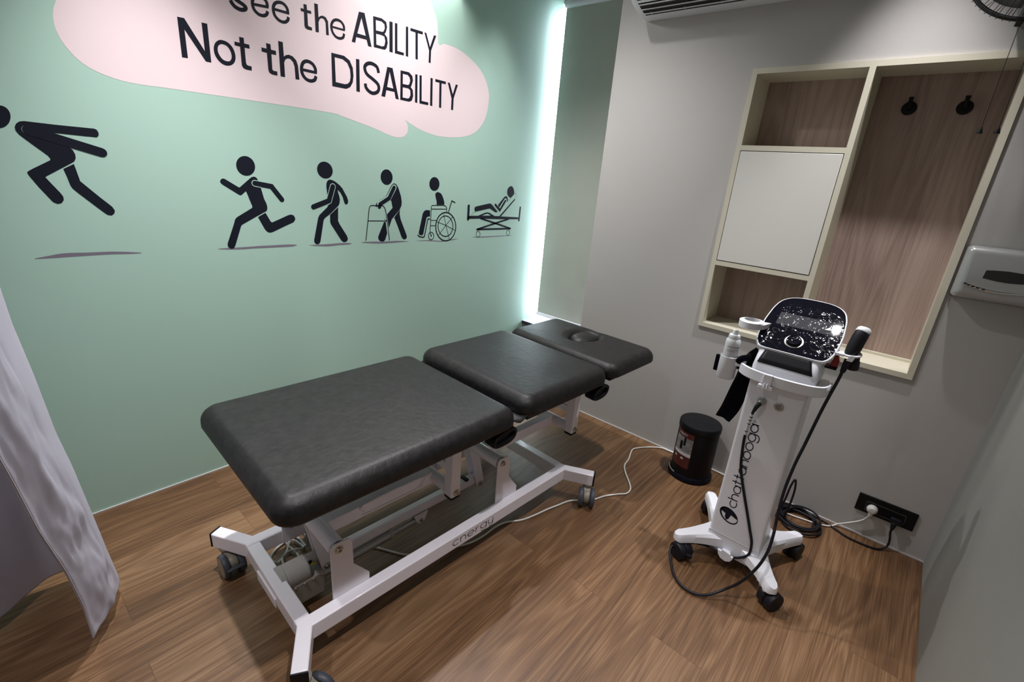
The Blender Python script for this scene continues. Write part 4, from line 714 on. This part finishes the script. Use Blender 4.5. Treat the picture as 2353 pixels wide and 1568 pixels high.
# crinkled clear film over the display
fm = MB(); NR, NS = 34, 150; rows = []; OUTD = crom(OUT[::2], True, 4)
for i in range(NR+1):
    k = i/NR; row = []
    for j in range(NS):
        a, b = OUTD[int(j*len(OUTD)/NS)]; b = b*.93 if b < .15 else .14+(b-.15)*.78
        a, b = a*.965*(1-k), .140+(b-.140)*(1-k)
        q = Vector((a*26, b*26, 3)); w = Vector((noise.noise(q*.7), noise.noise(q*.7+Vector((9, 2, 1))), 0))*.9
        ridge = lambda s, o: (1-min(1, abs(noise.noise((q+w)*s+Vector((o, o, o))))*5))**2
        h = .0056 + .0022*ridge(.45, 5) + .0016*ridge(.9, 11) + .0010*ridge(1.8, 3) + .0006*noise.noise(q*2.2)
        dk = math.hypot(a+.004, b-.082)
        if dk < .05: h += .011*(1-dk/.05)**.5
        if i < 2: h = .0052
        row.append(disp(a, b, max(.0056, h)))
    rows.append(row)
fm.ring_loft(rows, cap=False); fm.build('protective_film', M['film'], unit, smooth=True, angle=14)
# red stop switch on the right side
MB().box(2.176, 2.212, -.615, -.575, .934, .942).build('switch_base', M['black'], unit)
mb = MB(); mb.prism([(2.188, .942), (2.212, .944), (2.213, .966), (2.206, .986), (2.196, .985)], lambda a, b, d: (a, d, b), -.612, -.585); mb.build('stop_switch', M['red'], unit, bevel=.003)
# ring holder (left), handpiece cradle (right), bottle cup
rc = Vector((1.914, -.640, 1.044)); mb = MB()
oo = [(rc.x+.043*math.cos(t), rc.y+.050*math.sin(t)) for t in [2*math.pi*k/40 for k in range(40)]]
ii = [(rc.x+.028*math.cos(t), rc.y+.031*math.sin(t)) for t in [2*math.pi*k/40 for k in range(40)]]
ring = lambda P, z: [(a, b, z) for a, b in P]
r_ = mb.ring_loft([ring(ii, 1.026), ring(oo, 1.022), ring(oo, 1.045), ring(ii, 1.049), ring(ii, 1.026)], cap=False)
mb.prism([(1.944, -.672), (1.962, -.655), (1.972, -.600), (1.942, -.606), (1.950, -.645)], lambda a, b, d: (a, b, d), 1.024, 1.042)
mb.build('ring_holder', PW, trol, smooth=True, angle=40)
mb = MB(); mb.prism([(2.170, -.645), (2.222, -.650), (2.222, -.610), (2.170, -.585)], lambda a, b, d: (a, b, d), .998, 1.006)
ar = arc(2.240, -.615, .026, .026, -215, 60, 22); mb.tube([(x, y, 1.000+.012*(i/22)**2) for i, (x, y) in enumerate(ar)], .0042, 10)
mb.prism([(2.232, .986), (2.250, .986), (2.256, 1.008), (2.240, 1.006)], lambda a, b, d: (a, d, b), -.646, -.640)
mb.build('handpiece_holder', PW, trol, smooth=True, angle=40)
cc = Vector((1.870, -.652, 0)); 
mb = MB(); mb.lathe([(0, .800), (.031, .800), (.0335, .804), (.0335, .892), (.0318, .893), (.0312, .806), (0, .806)], cc, (0, 0, 1), 40)
mb.box(1.900, 1.936, -.675, -.662, .866, .892)
mb.build('bottle_cup', PW, trol, smooth=True, angle=40)
# maker's lettering and round mark, reading up the column
xf = lambda a, b: (2.0435-b, -.7010, .2880+a*1.29)
tl, wd = lettering('chattanooga', .0256, .0034, xf, gap=.20)
tl.build('column_lettering', M['ink'], trol)
mb = MB(); xf2 = lambda a, b: (2.026+a, -.7010, .2445+b)
el = [(.0375*math.cos(t)-.004*math.sin(t), .0335*math.sin(t)-.006*math.cos(t)) for t in [2*math.pi*k/40 for k in range(40)]]
ei = [(a*.86+.002, b*.86+.001) for a, b in el]
ring_faces(mb.bm, el, ei, xf2)
flat_poly(mb.bm, [el[k] for k in range(1, 19)]+[(-.030, .010), (-.014, .004), (-.013, -.012), (-.006, -.024), (.002, -.016), (.008, .006), (.030, -.002)], xf2)
mb.build('round_mark', M['ink'], trol)
t2, _ = lettering('R', .0032, .0006, lambda a, b: (2.0275-b, -.7010, .6815+a)); flat_stroke(t2.bm, arc(0, 0, .0045, .0045, 0, 360, 16)[:-1], .0007, lambda a, b: (2.0255+a, -.7010, .6828+b), True); t2.build('registered_mark', M['ink'], trol)

# gel bottle standing in the cup
bt = thing('gel_bottle', 'white plastic gel bottle standing in the cup at the trolley left side', 'bottle', (cc.x, cc.y, .807))
MB().lathe([(0, .8072), (.024, .8072), (.0265, .812), (.0268, .945), (.0262, .956), (.0225, .962), (0, .962)], cc, (0, 0, 1), 36).build('bottle_body', M['bottle'], bt, smooth=True)
MB().lathe([(0, .962), (.0205, .962), (.021, .964), (.021, .974), (.019, .979), (.0105, .981), (.0095, .996), (.0085, .998), (0, .998)], cc, (0, 0, 1), 32).build('bottle_cap', M['bottle'], bt, smooth=True)
def wrap(c, r, a0): return lambda a, b: (c.x+r*math.cos(a0+a/r), c.y+r*math.sin(a0+a/r), b)
w0 = wrap(cc, .02695, R(-112)); tb, wd = lettering('chattanooga', .0045, .0008, lambda a, b: w0(a, .931+b), gap=.2)
tb.build('bottle_lettering', M['ink'], bt)
mb = MB()
for z, l in ((.922, .046), (.9165, .030)): flat_stroke(mb.bm, [(l*k/10, z) for k in range(11)], .0011, w0, False, False)
for z in (.886, .882): flat_stroke(mb.bm, [(.012+.022*k/8, z) for k in range(9)], .0018, w0, False, False)
mb.build('label_lines', M['screen'], bt)
# handpiece resting in the cradle, with its long cable
hp = thing('shockwave_handpiece', 'black shockwave handpiece with white end cap, its cable looping to the column socket', 'handpiece', (2.238, -.612, .95))
a0, a1 = Vector((2.236, -.622, .996)), Vector((2.250, -.590, 1.094)); ax = (a1-a0).normalized(); Lh = (a1-a0).length
MB().lathe([(0, 0), (.0165, 0), (.0195, .012), (.0225, .035), (.0225, Lh-.030), (.0215, Lh-.014), (.018, Lh-.006), (0, Lh-.004)], a0, ax, 36).build('handle_body', M['rubber'], hp, smooth=True)
MB().lathe([(0, Lh-.004), (.019, Lh-.004), (.0205, Lh-.006), (.0228, Lh-.014), (.0230, Lh-.009), (.020, Lh), (.014, Lh+.005), (0, Lh+.007)], a0+Vector((.001, .004, 0)), ax, 36).build('end_cap', M['bottle'], hp, smooth=True)
MB().lathe([(0, 0), (.016, 0), (.0175, .004), (.0175, .030), (.0155, .032), (.0155, .052), (0, .052)], (2.256, -.600, .950), (-.12, -.1, 1), 32).build('applicator', M['rubber'], hp, smooth=True)
MB().tube([(2.237, -.625, .985), (2.235, -.628, .965), (2.232, -.632, .940)], [.012, .0105, .008], 16).build('strain_relief', M['rubber'], hp, smooth=True)
cpts = [(2.030, -.705, .772), (2.029, -.730, .769), (2.022, -.738, .752), (2.015, -.728, .721), (2.008, -.715, .624), (2.013, -.7095, .545), (2.025, -.7085, .471), (2.055, -.7085, .385), (2.088, -.7085, .300), (2.114, -.7085, .232), (2.133, -.709, .179), (2.135, -.711, .124), (2.109, -.712, .090), (2.080, -.711, .071), (2.050, -.709, .064), (2.018, -.709, .064), (1.985, -.712, .064), (1.958, -.722, .064), (1.932, -.738, .064), (1.905, -.765, .062), (1.880, -.788, .056), (1.866, -.808, .044), (1.872, -.832, .030), (1.892, -.862, .018), (1.922, -.905, .012), (1.965, -.938, .010), (2.008, -.946, .010), (2.046, -.934, .012), (2.074, -.910, .018), (2.112, -.872, .045), (2.150, -.862, .098), (2.177, -.860, .162), (2.195, -.850, .217), (2.204, -.830, .275), (2.202, -.810, .335), (2.196, -.790, .376), (2.189, -.770, .49), (2.193, -.750, .595), (2.202, -.730, .68), (2.215, -.690, .81), (2.229, -.650, .912), (2.232, -.632, .945)]
cab_o = MB().tube(crom(cpts, False, 6), .0052, 12).build('cable', M['rubber'], hp, smooth=True)
pl = MB(); pl.tube([(2.030, -.7045, .772), (2.030, -.722, .772)], .0125, 24); pl.tube([(2.030, -.722, .772), (2.030, -.730, .770)], [.011, .0085], 24); pl.build('cable_plug', M['alu'], cab_o, smooth=True)
MB().tube([(2.0295, -.729, .7695), (2.024, -.737, .757), (2.018, -.732, .735)], [.0085, .008, .006], 14).build('plug_boot', M['rubber'], cab_o, smooth=True)
cs_ = crom(cpts, False, 6); k0 = min(range(len(cs_)), key=lambda i: abs(cs_[i][2]-.715)); k1 = min(range(120), key=lambda i: abs(cs_[i][2]-.628)+(9 if i < k0 else 0))
seg = cs_[k0:k1+1]
MB().tube(seg, .0058, 12).build('cable_label', M['label'], cab_o, smooth=True)
for f in (0, .46, .56, 1):
    i = k0+int((k1-k0)*f); i = min(max(i, k0+1), k1-1); p, q = Vector(cs_[i-1]), Vector(cs_[i+1]); m = (p+q)/2; d = (q-p).normalized()
    MB().tube([m-d*.0018, m+d*.0018], .0061, 12).build('label_band', M['screen'], cab_o, smooth=True)
# black strap hanging on the left of the tray
stp = thing('black_strap', 'wide black fabric strap hanging from the left corner of the trolley tray', 'strap', (1.90, -.60, .60))
def strap(L_, Rr_, y): 
    mb = MB(); n = 24; l = crom(L_, False, 6); r = crom(Rr_, False, 6)
    sm = lambda P, t: P[min(len(P)-1, int(t*(len(P)-1)+.5))]
    rows = []
    for i in range(n+1):
        t = i/n; a, b = sm(l, t), sm(r, t); yy = y(t)
        rows.append([(a[0]+(b[0]-a[0])*k/6, yy+.006*math.sin(k*1.1+t*5), a[1]+(b[1]-a[1])*k/6) for k in range(7)])
    mb.ring_loft(rows, closed=False, cap=False)
    return mb
mb = strap([(1.947, .936), (1.912, .888), (1.901, .809), (1.890, .748), (1.877, .679), (1.859, .606)], [(1.957, .930), (1.960, .880), (1.957, .810), (1.952, .737), (1.940, .660), (1.917, .596)], lambda t: -.612+.02*t)
so = mb.build('strap_band', M['cloth'], stp, smooth=True); m_ = so.modifiers.new('thick', 'SOLIDIFY'); m_.thickness = .008; m_.offset = 0
MB().tube(crom([(1.932, -.612, .900), (1.938, -.668, .908), (1.924, -.688, .905), (1.912, -.684, .888)], False, 6), .012, 12).build('strap_loop', M['cloth'], stp, smooth=True)
MB().box(1.812, 1.842, -.628, -.614, .806, .874).build('strap_end', M['cloth'], stp, bevel=.003)
MB().bar((1.842, -.621, .85), (1.905, -.618, .86), .006, .045).build('strap_bridge', M['cloth'], stp)
# ------------------------------------------------------------------ pedal bin
BX, BY = 1.682, -.136
bn = thing('pedal_bin', 'small round black pedal bin with a dark red picture label, against the back wall', 'bin', (BX, BY, 0))
c0 = Vector((BX, BY, 0))
MB().lathe([(0, .004), (.104, .004), (.104, .03), (.104, .286), (.100, .290), (0, .290)], c0, (0, 0, 1), 64).build('bin_body', M['black'], bn, smooth=True)
MB().lathe([(0, 0), (.112, 0), (.1165, .003), (.1165, .020), (.110, .030), (.103, .032), (0, .032)], c0, (0, 0, 1), 64).build('bin_foot', M['glossblack'], bn, smooth=True)
MB().lathe([(0, .289), (.1065, .289), (.1075, .292), (.1075, .318), (.104, .324), (.09, .327), (0, .330)], c0, (0, 0, 1), 64).build('bin_lid', M['black'], bn, smooth=True)
def bwrap(r): return lambda a, b: (BX+r*math.cos(R(a)), BY+r*math.sin(R(a)), b)
def patch(name, a0, a1, z0, z1, m, r, parent):
    mb = MB(); f = bwrap(r); n = 16
    mb.ring_loft([[f(a0+(a1-a0)*k/n, z0) for k in range(n+1)], [f(a0+(a1-a0)*k/n, z1) for k in range(n+1)]], closed=False, cap=False)
    return mb.build(name, m, parent, smooth=True)
A0, A1 = -142, -82
lb = patch('bin_label', A0, A1, .078, .284, M['binlabel'], .1046, bn)
patch('label_picture', A0, A1, .166, .252, M['binpic'], .1049, lb)
patch('label_band', A0, A1, .148, .166, M['label'], .1050, lb)
patch('picture_bin', -122, -112, .178, .226, M['black'], .1052, lb)
patch('picture_column', -110, -103, .205, .252, M['black'], .1052, lb)
for a in (-130, -106):
    mb = MB(); f = bwrap(.1051); flat_poly(mb.bm, [(a-5, .124)]+[(a+5*math.cos(R(180-180*k/10)), .124+.012*math.sin(R(180*k/10))) for k in range(1, 10)]+[(a+5, .124)], f); mb.build('label_icon', M['label'], lb)
fl_ = bwrap(.1051); tx, wd = lettering('ROBUSTT', .0075, .0016, lambda a, b: fl_(-132+a/.105*57.3, .262+b), gap=.25); tx.build('label_lettering', M['label'], lb)
mb = MB(); mb.tube([bwrap(.112)(-165+6*k, .030) for k in range(9)], .004, 10); mb.build('pedal_trim', M['steel'], bn, smooth=True)

# ------------------------------------------------------------------ cables and wall socket
wc = thing('white_power_cable', 'white cable snaking over the floor from under the table to the wall plug', 'cable', (1.4, -.5, 0))
wp = [(.96, -1.70), (.99, -1.678), (1.039, -1.653), (1.095, -1.619), (1.144, -1.557), (1.193, -1.458), (1.225, -1.388), (1.235, -1.319), (1.234, -1.235), (1.248, -1.178), (1.285, -1.119), (1.306, -1.049), (1.322, -.973), (1.338, -.916), (1.36, -.842), (1.404, -.788), (1.438, -.742), (1.462, -.677), (1.50, -.615), (1.528, -.575), (1.525, -.528), (1.494, -.482), (1.431, -.411), (1.395, -.353), (1.381, -.279), (1.356, -.206), (1.350, -.152), (1.401, -.071), (1.457, -.018), (1.50, -.012), (1.60, -.009), (1.80, -.010), (1.95, -.03), (2.05, -.075), (2.138, -.105), (2.187, -.105), (2.26, -.090), (2.299, -.080), (2.338, -.059), (2.358, -.036)]
pts = [(x, y, .0052) for x, y in wp]+[(2.375, -.020, .016), (2.417, -.018, .050), (2.455, -.020, .088), (2.472, -.024, .125)]
MB().tube(crom(pts, False, 5), .0042, 10).build('cable_run', M['cable_white'], wc, smooth=True)
mb = MB(); mb.lathe([(0, 0), (.020, 0), (.022, .006), (.020, .018), (.012, .026), (0, .027)], (2.474, -.009, .160), (0, -1, 0), 28); mb.tube([(2.474, -.022, .150), (2.473, -.024, .125)], [.012, .007], 14)
mb.build('plug', M['cable_white'], wc, smooth=True)
wsk = thing('wall_socket', 'long black double power socket low on the wall with two plugs in', 'socket', (2.52, 0, .171))
MB().box(2.411, 2.630, -.0085, -.0002, .126, .216).build('socket_plate', M['black'], wsk, bevel=.002)
mb = MB()
for a in ((2.447, 2.594, .187, .1885), (2.447, 2.594, .1395, .141), (2.447, 2.4485, .1395, .1885), (2.5925, 2.594, .1395, .1885)): mb.box(a[0], a[1], -.0096, -.0083, a[2], a[3])
mb.build('socket_bezel', M['fangrey'], wsk)
MB().box(2.500, 2.540, -.0095, -.0083, .148, .180).build('rocker_switch', M['glossblack'], wsk, bevel=.001)
pc = thing('black_power_cord', 'coiled black mains cord on the floor behind the trolley, plugged in on the right', 'cable', (2.2, -.12, 0))
mb = MB(); rnd = random.Random(11)
cp = []
for i in range(150):
    t = i/150*2*math.pi*6.2+2.0; w = rnd.random
    ph = i/150
    rx = .080-.012*math.sin(ph*17); ry = .082-.014*math.cos(ph*11); cx = 2.226+.010*math.sin(ph*9); cy = -.128+.012*math.cos(ph*13)
    cp.append((cx+rx*math.cos(t), cy+ry*math.sin(t), .0052+.024*ph+.004*math.sin(t*2.3)))
tail = [(2.10, -.10, .018), (2.134, -.040, .008), (2.160, -.016, .0055), (2.187, -.0125, .0055), (2.227, -.018, .0055), (2.262, -.028, .010), (2.318, -.030, .0055), (2.364, -.051, .0055), (2.423, -.077, .0055), (2.488, -.079, .0055), (2.535, -.068, .0055), (2.560, -.045, .010), (2.571, -.032, .028), (2.569, -.030, .060), (2.562, -.030, .092), (2.562, -.028, .116)]
mb.tube(crom(cp[::2]+tail, False, 4), .0046, 9)
mb.tube(crom([(2.135, -.19, .012), (2.150, -.175, .10), (2.156, -.170, .19), (2.166, -.165, .232), (2.176, -.165, .18), (2.176, -.17, .10), (2.168, -.18, .012)], False, 6), .0046, 9)
mb.build('cord', M['rubber'], pc, smooth=True)
mb = MB(); mb.box(2.545, 2.585, -.030, -.0088, .136, .165); mb.tube([(2.563, -.022, .142), (2.562, -.027, .122), (2.562, -.029, .105)], [.012, .009, .006], 12)
mb.build('plug', M['rubber'], pc, bevel=.004)

# ------------------------------------------------------------------ paper dispenser
dp = thing('tissue_dispenser', 'silver-grey wall tissue dispenser with a black slot right of the cabinet', 'dispenser', (2.57, 0, 1.18))
def rrect(x0, x1, z0, z1, r, n=6):
    p = []
    for cx, cz, a0 in ((x1-r, z1-r, 0), (x0+r, z1-r, 90), (x0+r, z0+r, 180), (x1-r, z0+r, 270)):
        for k in range(n+1): t = R(a0+90*k/n); p.append((cx+r*math.cos(t), cz+r*math.sin(t)))
    return p
X0, X1, Z0, Z1 = 2.446, 2.692, 1.180, 1.377
mb = MB(); mb.ring_loft([[(a, y, b) for a, b in rrect(X0+i, X1-i, Z0+i, Z1-i, max(.014-i*.3, .006))] for y, i in ((-.001, 0), (-.040, .001), (-.056, .006), (-.064, .015), (-.067, .026))])
mb.build('dispenser_cover', M['silver'], dp, smooth=True, angle=50)
MB().prism(rrect(X0-.002, X1+.002, Z0-.004, Z1, .012), lambda a, b, d: (a, d, b), -.010, -.0005).build('back_plate', M['fangrey'], dp)
sl = [(2.516, 1.266), (2.518, 1.2955), (2.537, 1.2985), (2.577, 1.3015), (2.615, 1.300), (2.645, 1.294), (2.660, 1.286), (2.658, 1.272), (2.640, 1.266), (2.615, 1.262), (2.590, 1.260), (2.556, 1.261)]
MB().prism(sl, lambda a, b, d: (a, d, b), -.0676, -.0672).build('slot', M['groove'], dp)
tr = crom([(2.466, 1.242), (2.492, 1.233), (2.530, 1.2255), (2.574, 1.222), (2.640, 1.229), (2.675, 1.240)], False, 5)
mb = MB(); n_ = len(tr)
mb.tube([(x, -.0672, z) for x, z in tr], [.0006+.0048*math.sin(math.pi*min(1, (i+.5)/n_)) for i in range(n_)], 10)
ct = mb.build('chrome_trim', M['chrome'], dp, smooth=True)
mb = MB()
for k in range(5):
    i = 2+k*2; x, z = tr[i]; mb.box(x-.004, x+.005, -.0725, -.0715, z-.0022, z+.0022)
mb.build('trim_marks', M['glossblack'], dp)

# ------------------------------------------------------------------ air conditioner (lower edge in view)
ac = thing('air_conditioner', 'white split air conditioner high on the back wall with dark louvre slots', 'air conditioner', (1.37, 0, 2.285))
prof = [(-.001, 2.285), (-.03, 2.284), (-.10, 2.295), (-.17, 2.318), (-.215, 2.348), (-.235, 2.40), (-.232, 2.50), (-.20, 2.565), (-.001, 2.575)]
mb = MB(); rings = []
for x, k in ((.925, .0), (.930, .006), (.945, .0), (1.800, 0), (1.815, .006), (1.820, .0)):
    ins = {.925: .012, .930: .004, .945: 0, 1.800: 0, 1.815: .004, 1.820: .012}[x]
    rings.append([(x, min(-.001, y+ins if y < -.05 else y), z+(ins if z < 2.45 else -ins)) for y, z in prof])
mb.ring_loft(rings); mb.build('ac_body', M['plastic'], ac, smooth=True, angle=35)
def acp(y): 
    for (y0, z0), (y1, z1) in zip(prof, prof[1:]):
        if y1 <= y <= y0: return z0+(z1-z0)*(y-y0)/(y1-y0)
    return 2.3
vs = [(-.075, .0), (-.105, 0), (-.135, 0), (-.165, 0), (-.20, 0)]
mb = MB(); mb.ring_loft([[(.962, y, acp(y)-.001) for y, _ in vs], [(1.780, y, acp(y)-.001) for y, _ in vs]], closed=False, cap=False)
mb.build('air_outlet', M['groove'], ac)
for y in (-.098, -.128, -.160):
    MB().bar((.965, y, acp(y)-.004), (1.778, y, acp(y)-.004), .009, .003).build('louvre', M['plastic'], ac)
for x in (1.0, 1.17, 1.34, 1.51, 1.68):
    MB().bar((x, -.085, acp(-.085)-.0025), (x, -.185, acp(-.185)-.0025), .003, .002).build('vane', M['plastic'], ac)

# ------------------------------------------------------------------ wall fan, only its lower edge shows
fn = thing('wall_fan', 'black wire wall fan in the top right corner with two pull cords', 'fan', (2.385, -.05, 2.08))
FC = Vector((2.385, -.26, 2.27)); FA = Vector((-.10, -1, -.06)).normalized(); fa = Vector((1, 0, 0)); fa = (fa-FA*fa.dot(FA)).normalized(); fb = FA.cross(fa)
if fb.z < 0: fb = -fb
def fp(r, t, d): return FC + (fa*math.cos(t)+fb*math.sin(t))*r + FA*d
def circ(r, d, n=72): return [fp(r, 2*math.pi*k/n, d) for k in range(n)]
FRD = .205
mb = MB(); mb.tube(circ(FRD, 0), .0065, 8, True); mb.tube(circ(FRD, .010), .003, 8, True); mb.tube(circ(.145, .055), .0022, 6, True); mb.tube(circ(.150, -.055), .0022, 6, True); mb.tube(circ(.045, .075), .003, 6, True)
for k in range(72):
    t = 2*math.pi*k/72
    mb.tube([fp(FRD+.010, t, .004), fp(FRD-.002, t, .018), fp(.145, t+.03, .055), fp(.045, t+.10, .075)], .0011, 5)
    if k % 2 == 0: mb.tube([fp(FRD, t, -.006), fp(FRD-.01, t, -.02), fp(.150, t-.03, -.055), fp(.06, t-.10, -.065)], .0011, 5)
mb.build('fan_cage', M['fanblack'], fn, smooth=True)
MB().lathe([(0, 0), (.05, 0), (.048, .008), (.03, .013), (0, .014)], FC+FA*.074, FA, 32).build('cage_badge', M['fanblack'], fn, smooth=True)
for k in range(5):
    t0 = 2*math.pi*k/5+.45; rows = []
    for i in range(7):
        r = .035+.145*i/6; w = .35+.22*math.sin(math.pi*min(1, i/5))
        rows.append([fp(r, t0+w*(j/5-.5)*1.6, .022*(j/5-.5)*2*(1-.3*i/6)) for j in range(6)])
    mb = MB(); mb.ring_loft(rows, closed=False, cap=False); b_ = mb.build('blade', M['fangrey'], fn, smooth=True); m_ = b_.modifiers.new('thick', 'SOLIDIFY'); m_.thickness = .002
MB().lathe([(0, .03), (.03, .028), (.036, .01), (.036, -.03), (0, -.03)], FC, FA, 32).build('blade_hub', M['fanblack'], fn, smooth=True)
MB().lathe([(0, -.045), (.06, -.047), (.075, -.06), (.08, -.085), (.078, -.13), (.06, -.16), (0, -.165)], FC, FA, 36).build('motor', M['fanblack'], fn, smooth=True)
mb = MB(); mb.prism([(2.345, 2.42), (2.425, 2.42), (2.430, 2.155), (2.420, 2.11), (2.400, 2.094), (2.372, 2.094), (2.350, 2.11), (2.340, 2.155)], lambda a, b, d: (a, d, b), -.055, -.0005)
mb.bar((2.385, -.05, 2.27), (2.385, -.12, 2.27), .05, .08); mb.build('wall_bracket', M['fangrey'], fn, bevel=.006)
for k, (x, zt_) in enumerate(((2.357, 2.15), (2.402, 2.15))):
    MB().tube([(x, -.10, zt_+.05), (x, -.10, 1.775)], .0011, 6).build('pull_cord', M['fanblack'], fn, smooth=True)
    MB().lathe([(0, 0), (.0085, 0), (.009, .003), (.005, .017), (.003, .022), (0, .022)], (x, -.10, 1.757), (0, 0, 1), 16).build('cord_bell', M['fanblack'], fn, smooth=True)
for t in (-1.72, -1.48):
    MB().bar(fp(FRD+.002, t, .006), fp(FRD+.020, t, .004), .016, .012, up=FA).build('cage_clip', M['fanblack'], fn, bevel=.002)

# ------------------------------------------------------------------ curtain in the left foreground
cu = thing('curtain', 'lilac-grey privacy curtain hanging at the left edge, hem just above the floor', 'curtain', (.62, -2.6, .05))
E1 = [(.551, -2.436, .049), (.577, -2.450, .174), (.608, -2.466, .340), (.648, -2.487, .545), (.687, -2.508, .677), (.719, -2.525, .881), (.752, -2.543, 1.037), (.775, -2.556, 1.4), (.78, -2.56, 2.0), (.78, -2.56, 2.6)]
E2 = [(.741, -2.537, .049), (.744, -2.538, .174), (.770, -2.552, .340), (.823, -2.579, .545), (.842, -2.590, .677), (.880, -2.610, .881), (.905, -2.625, 1.037), (.93, -2.64, 1.4), (.94, -2.645, 2.0), (.94, -2.645, 2.6)]
def zi(P, z):
    for a, b in zip(P, P[1:]):
        if z <= b[2]: t = max(0, (z-a[2])/(b[2]-a[2])); return Vector((a[0]+(b[0]-a[0])*t, a[1]+(b[1]-a[1])*t, z))
    return Vector((P[-1][0], P[-1][1], z))
rows = []; NZ = 70
for i in range(NZ+1):
    t = i/NZ; z = .049+(2.6-.049)*t**1.5
    e1, e2 = zi(E1, z), zi(E2, z); d = (e1-e2); nrm = Vector((d.y, -d.x, 0)).normalized(); row = []
    if nrm.x < 0: nrm = -nrm
    for k in range(25):
        s = k/24; p = e2+d*s
        h = .010*math.sin(s*math.pi)*1.2 + .010*noise.noise(Vector((s*3.2, z*7, 1)))+.006*noise.noise(Vector((s*8, z*17, 4)))+.004*max(0, 1-s*2.2)*noise.noise(Vector((s*9, z*42, 7)))
        if k == 1: h += .003
        row.append(p+nrm*h*min(1, s*6, (1-s)*6+.15))
    lean = Vector((e1.x-.551, e1.y+2.436, 0))
    Pb = [(.551, -2.436), (.47, -2.438), (.39, -2.49), (.355, -2.58), (.40, -2.65), (.462, -2.722), (.52, -2.83), (.60, -2.93), (.60, -3.06), (.70, -3.2)]
    for k, (x, y) in enumerate(crom(Pb, False, 4)):
        if k == 0: continue
        f = max(0, 1-k/14)
        row.append(Vector((x, y, z))+lean*f+Vector((.008*noise.noise(Vector((k*.3, z*3, 2))), 0, 0)))
    rows.append(row)
mb = MB(); mb.ring_loft(rows, closed=False, cap=False)
cl = mb.build('curtain_cloth', M['curtain'], cu, smooth=True, angle=180); m_ = cl.modifiers.new('thick', 'SOLIDIFY'); m_.thickness = .003; m_.offset = 0
mb = MB(); mb.tube([rows[i][0] for i in range(0, NZ+1)], .0028, 6); mb.build('hem_stitching', M['curtain'], cu, smooth=True)
mb = MB(); mb.tube([(.94, -2.645, 2.66), (.60, -2.45, 2.66), (.40, -2.55, 2.66), (.70, -3.3, 2.66)], .012, 8); mb.box(.595, .605, -2.455, -2.445, 2.66, 2.6995); mb.build('curtain_track', M['plastic'], cu, smooth=True)
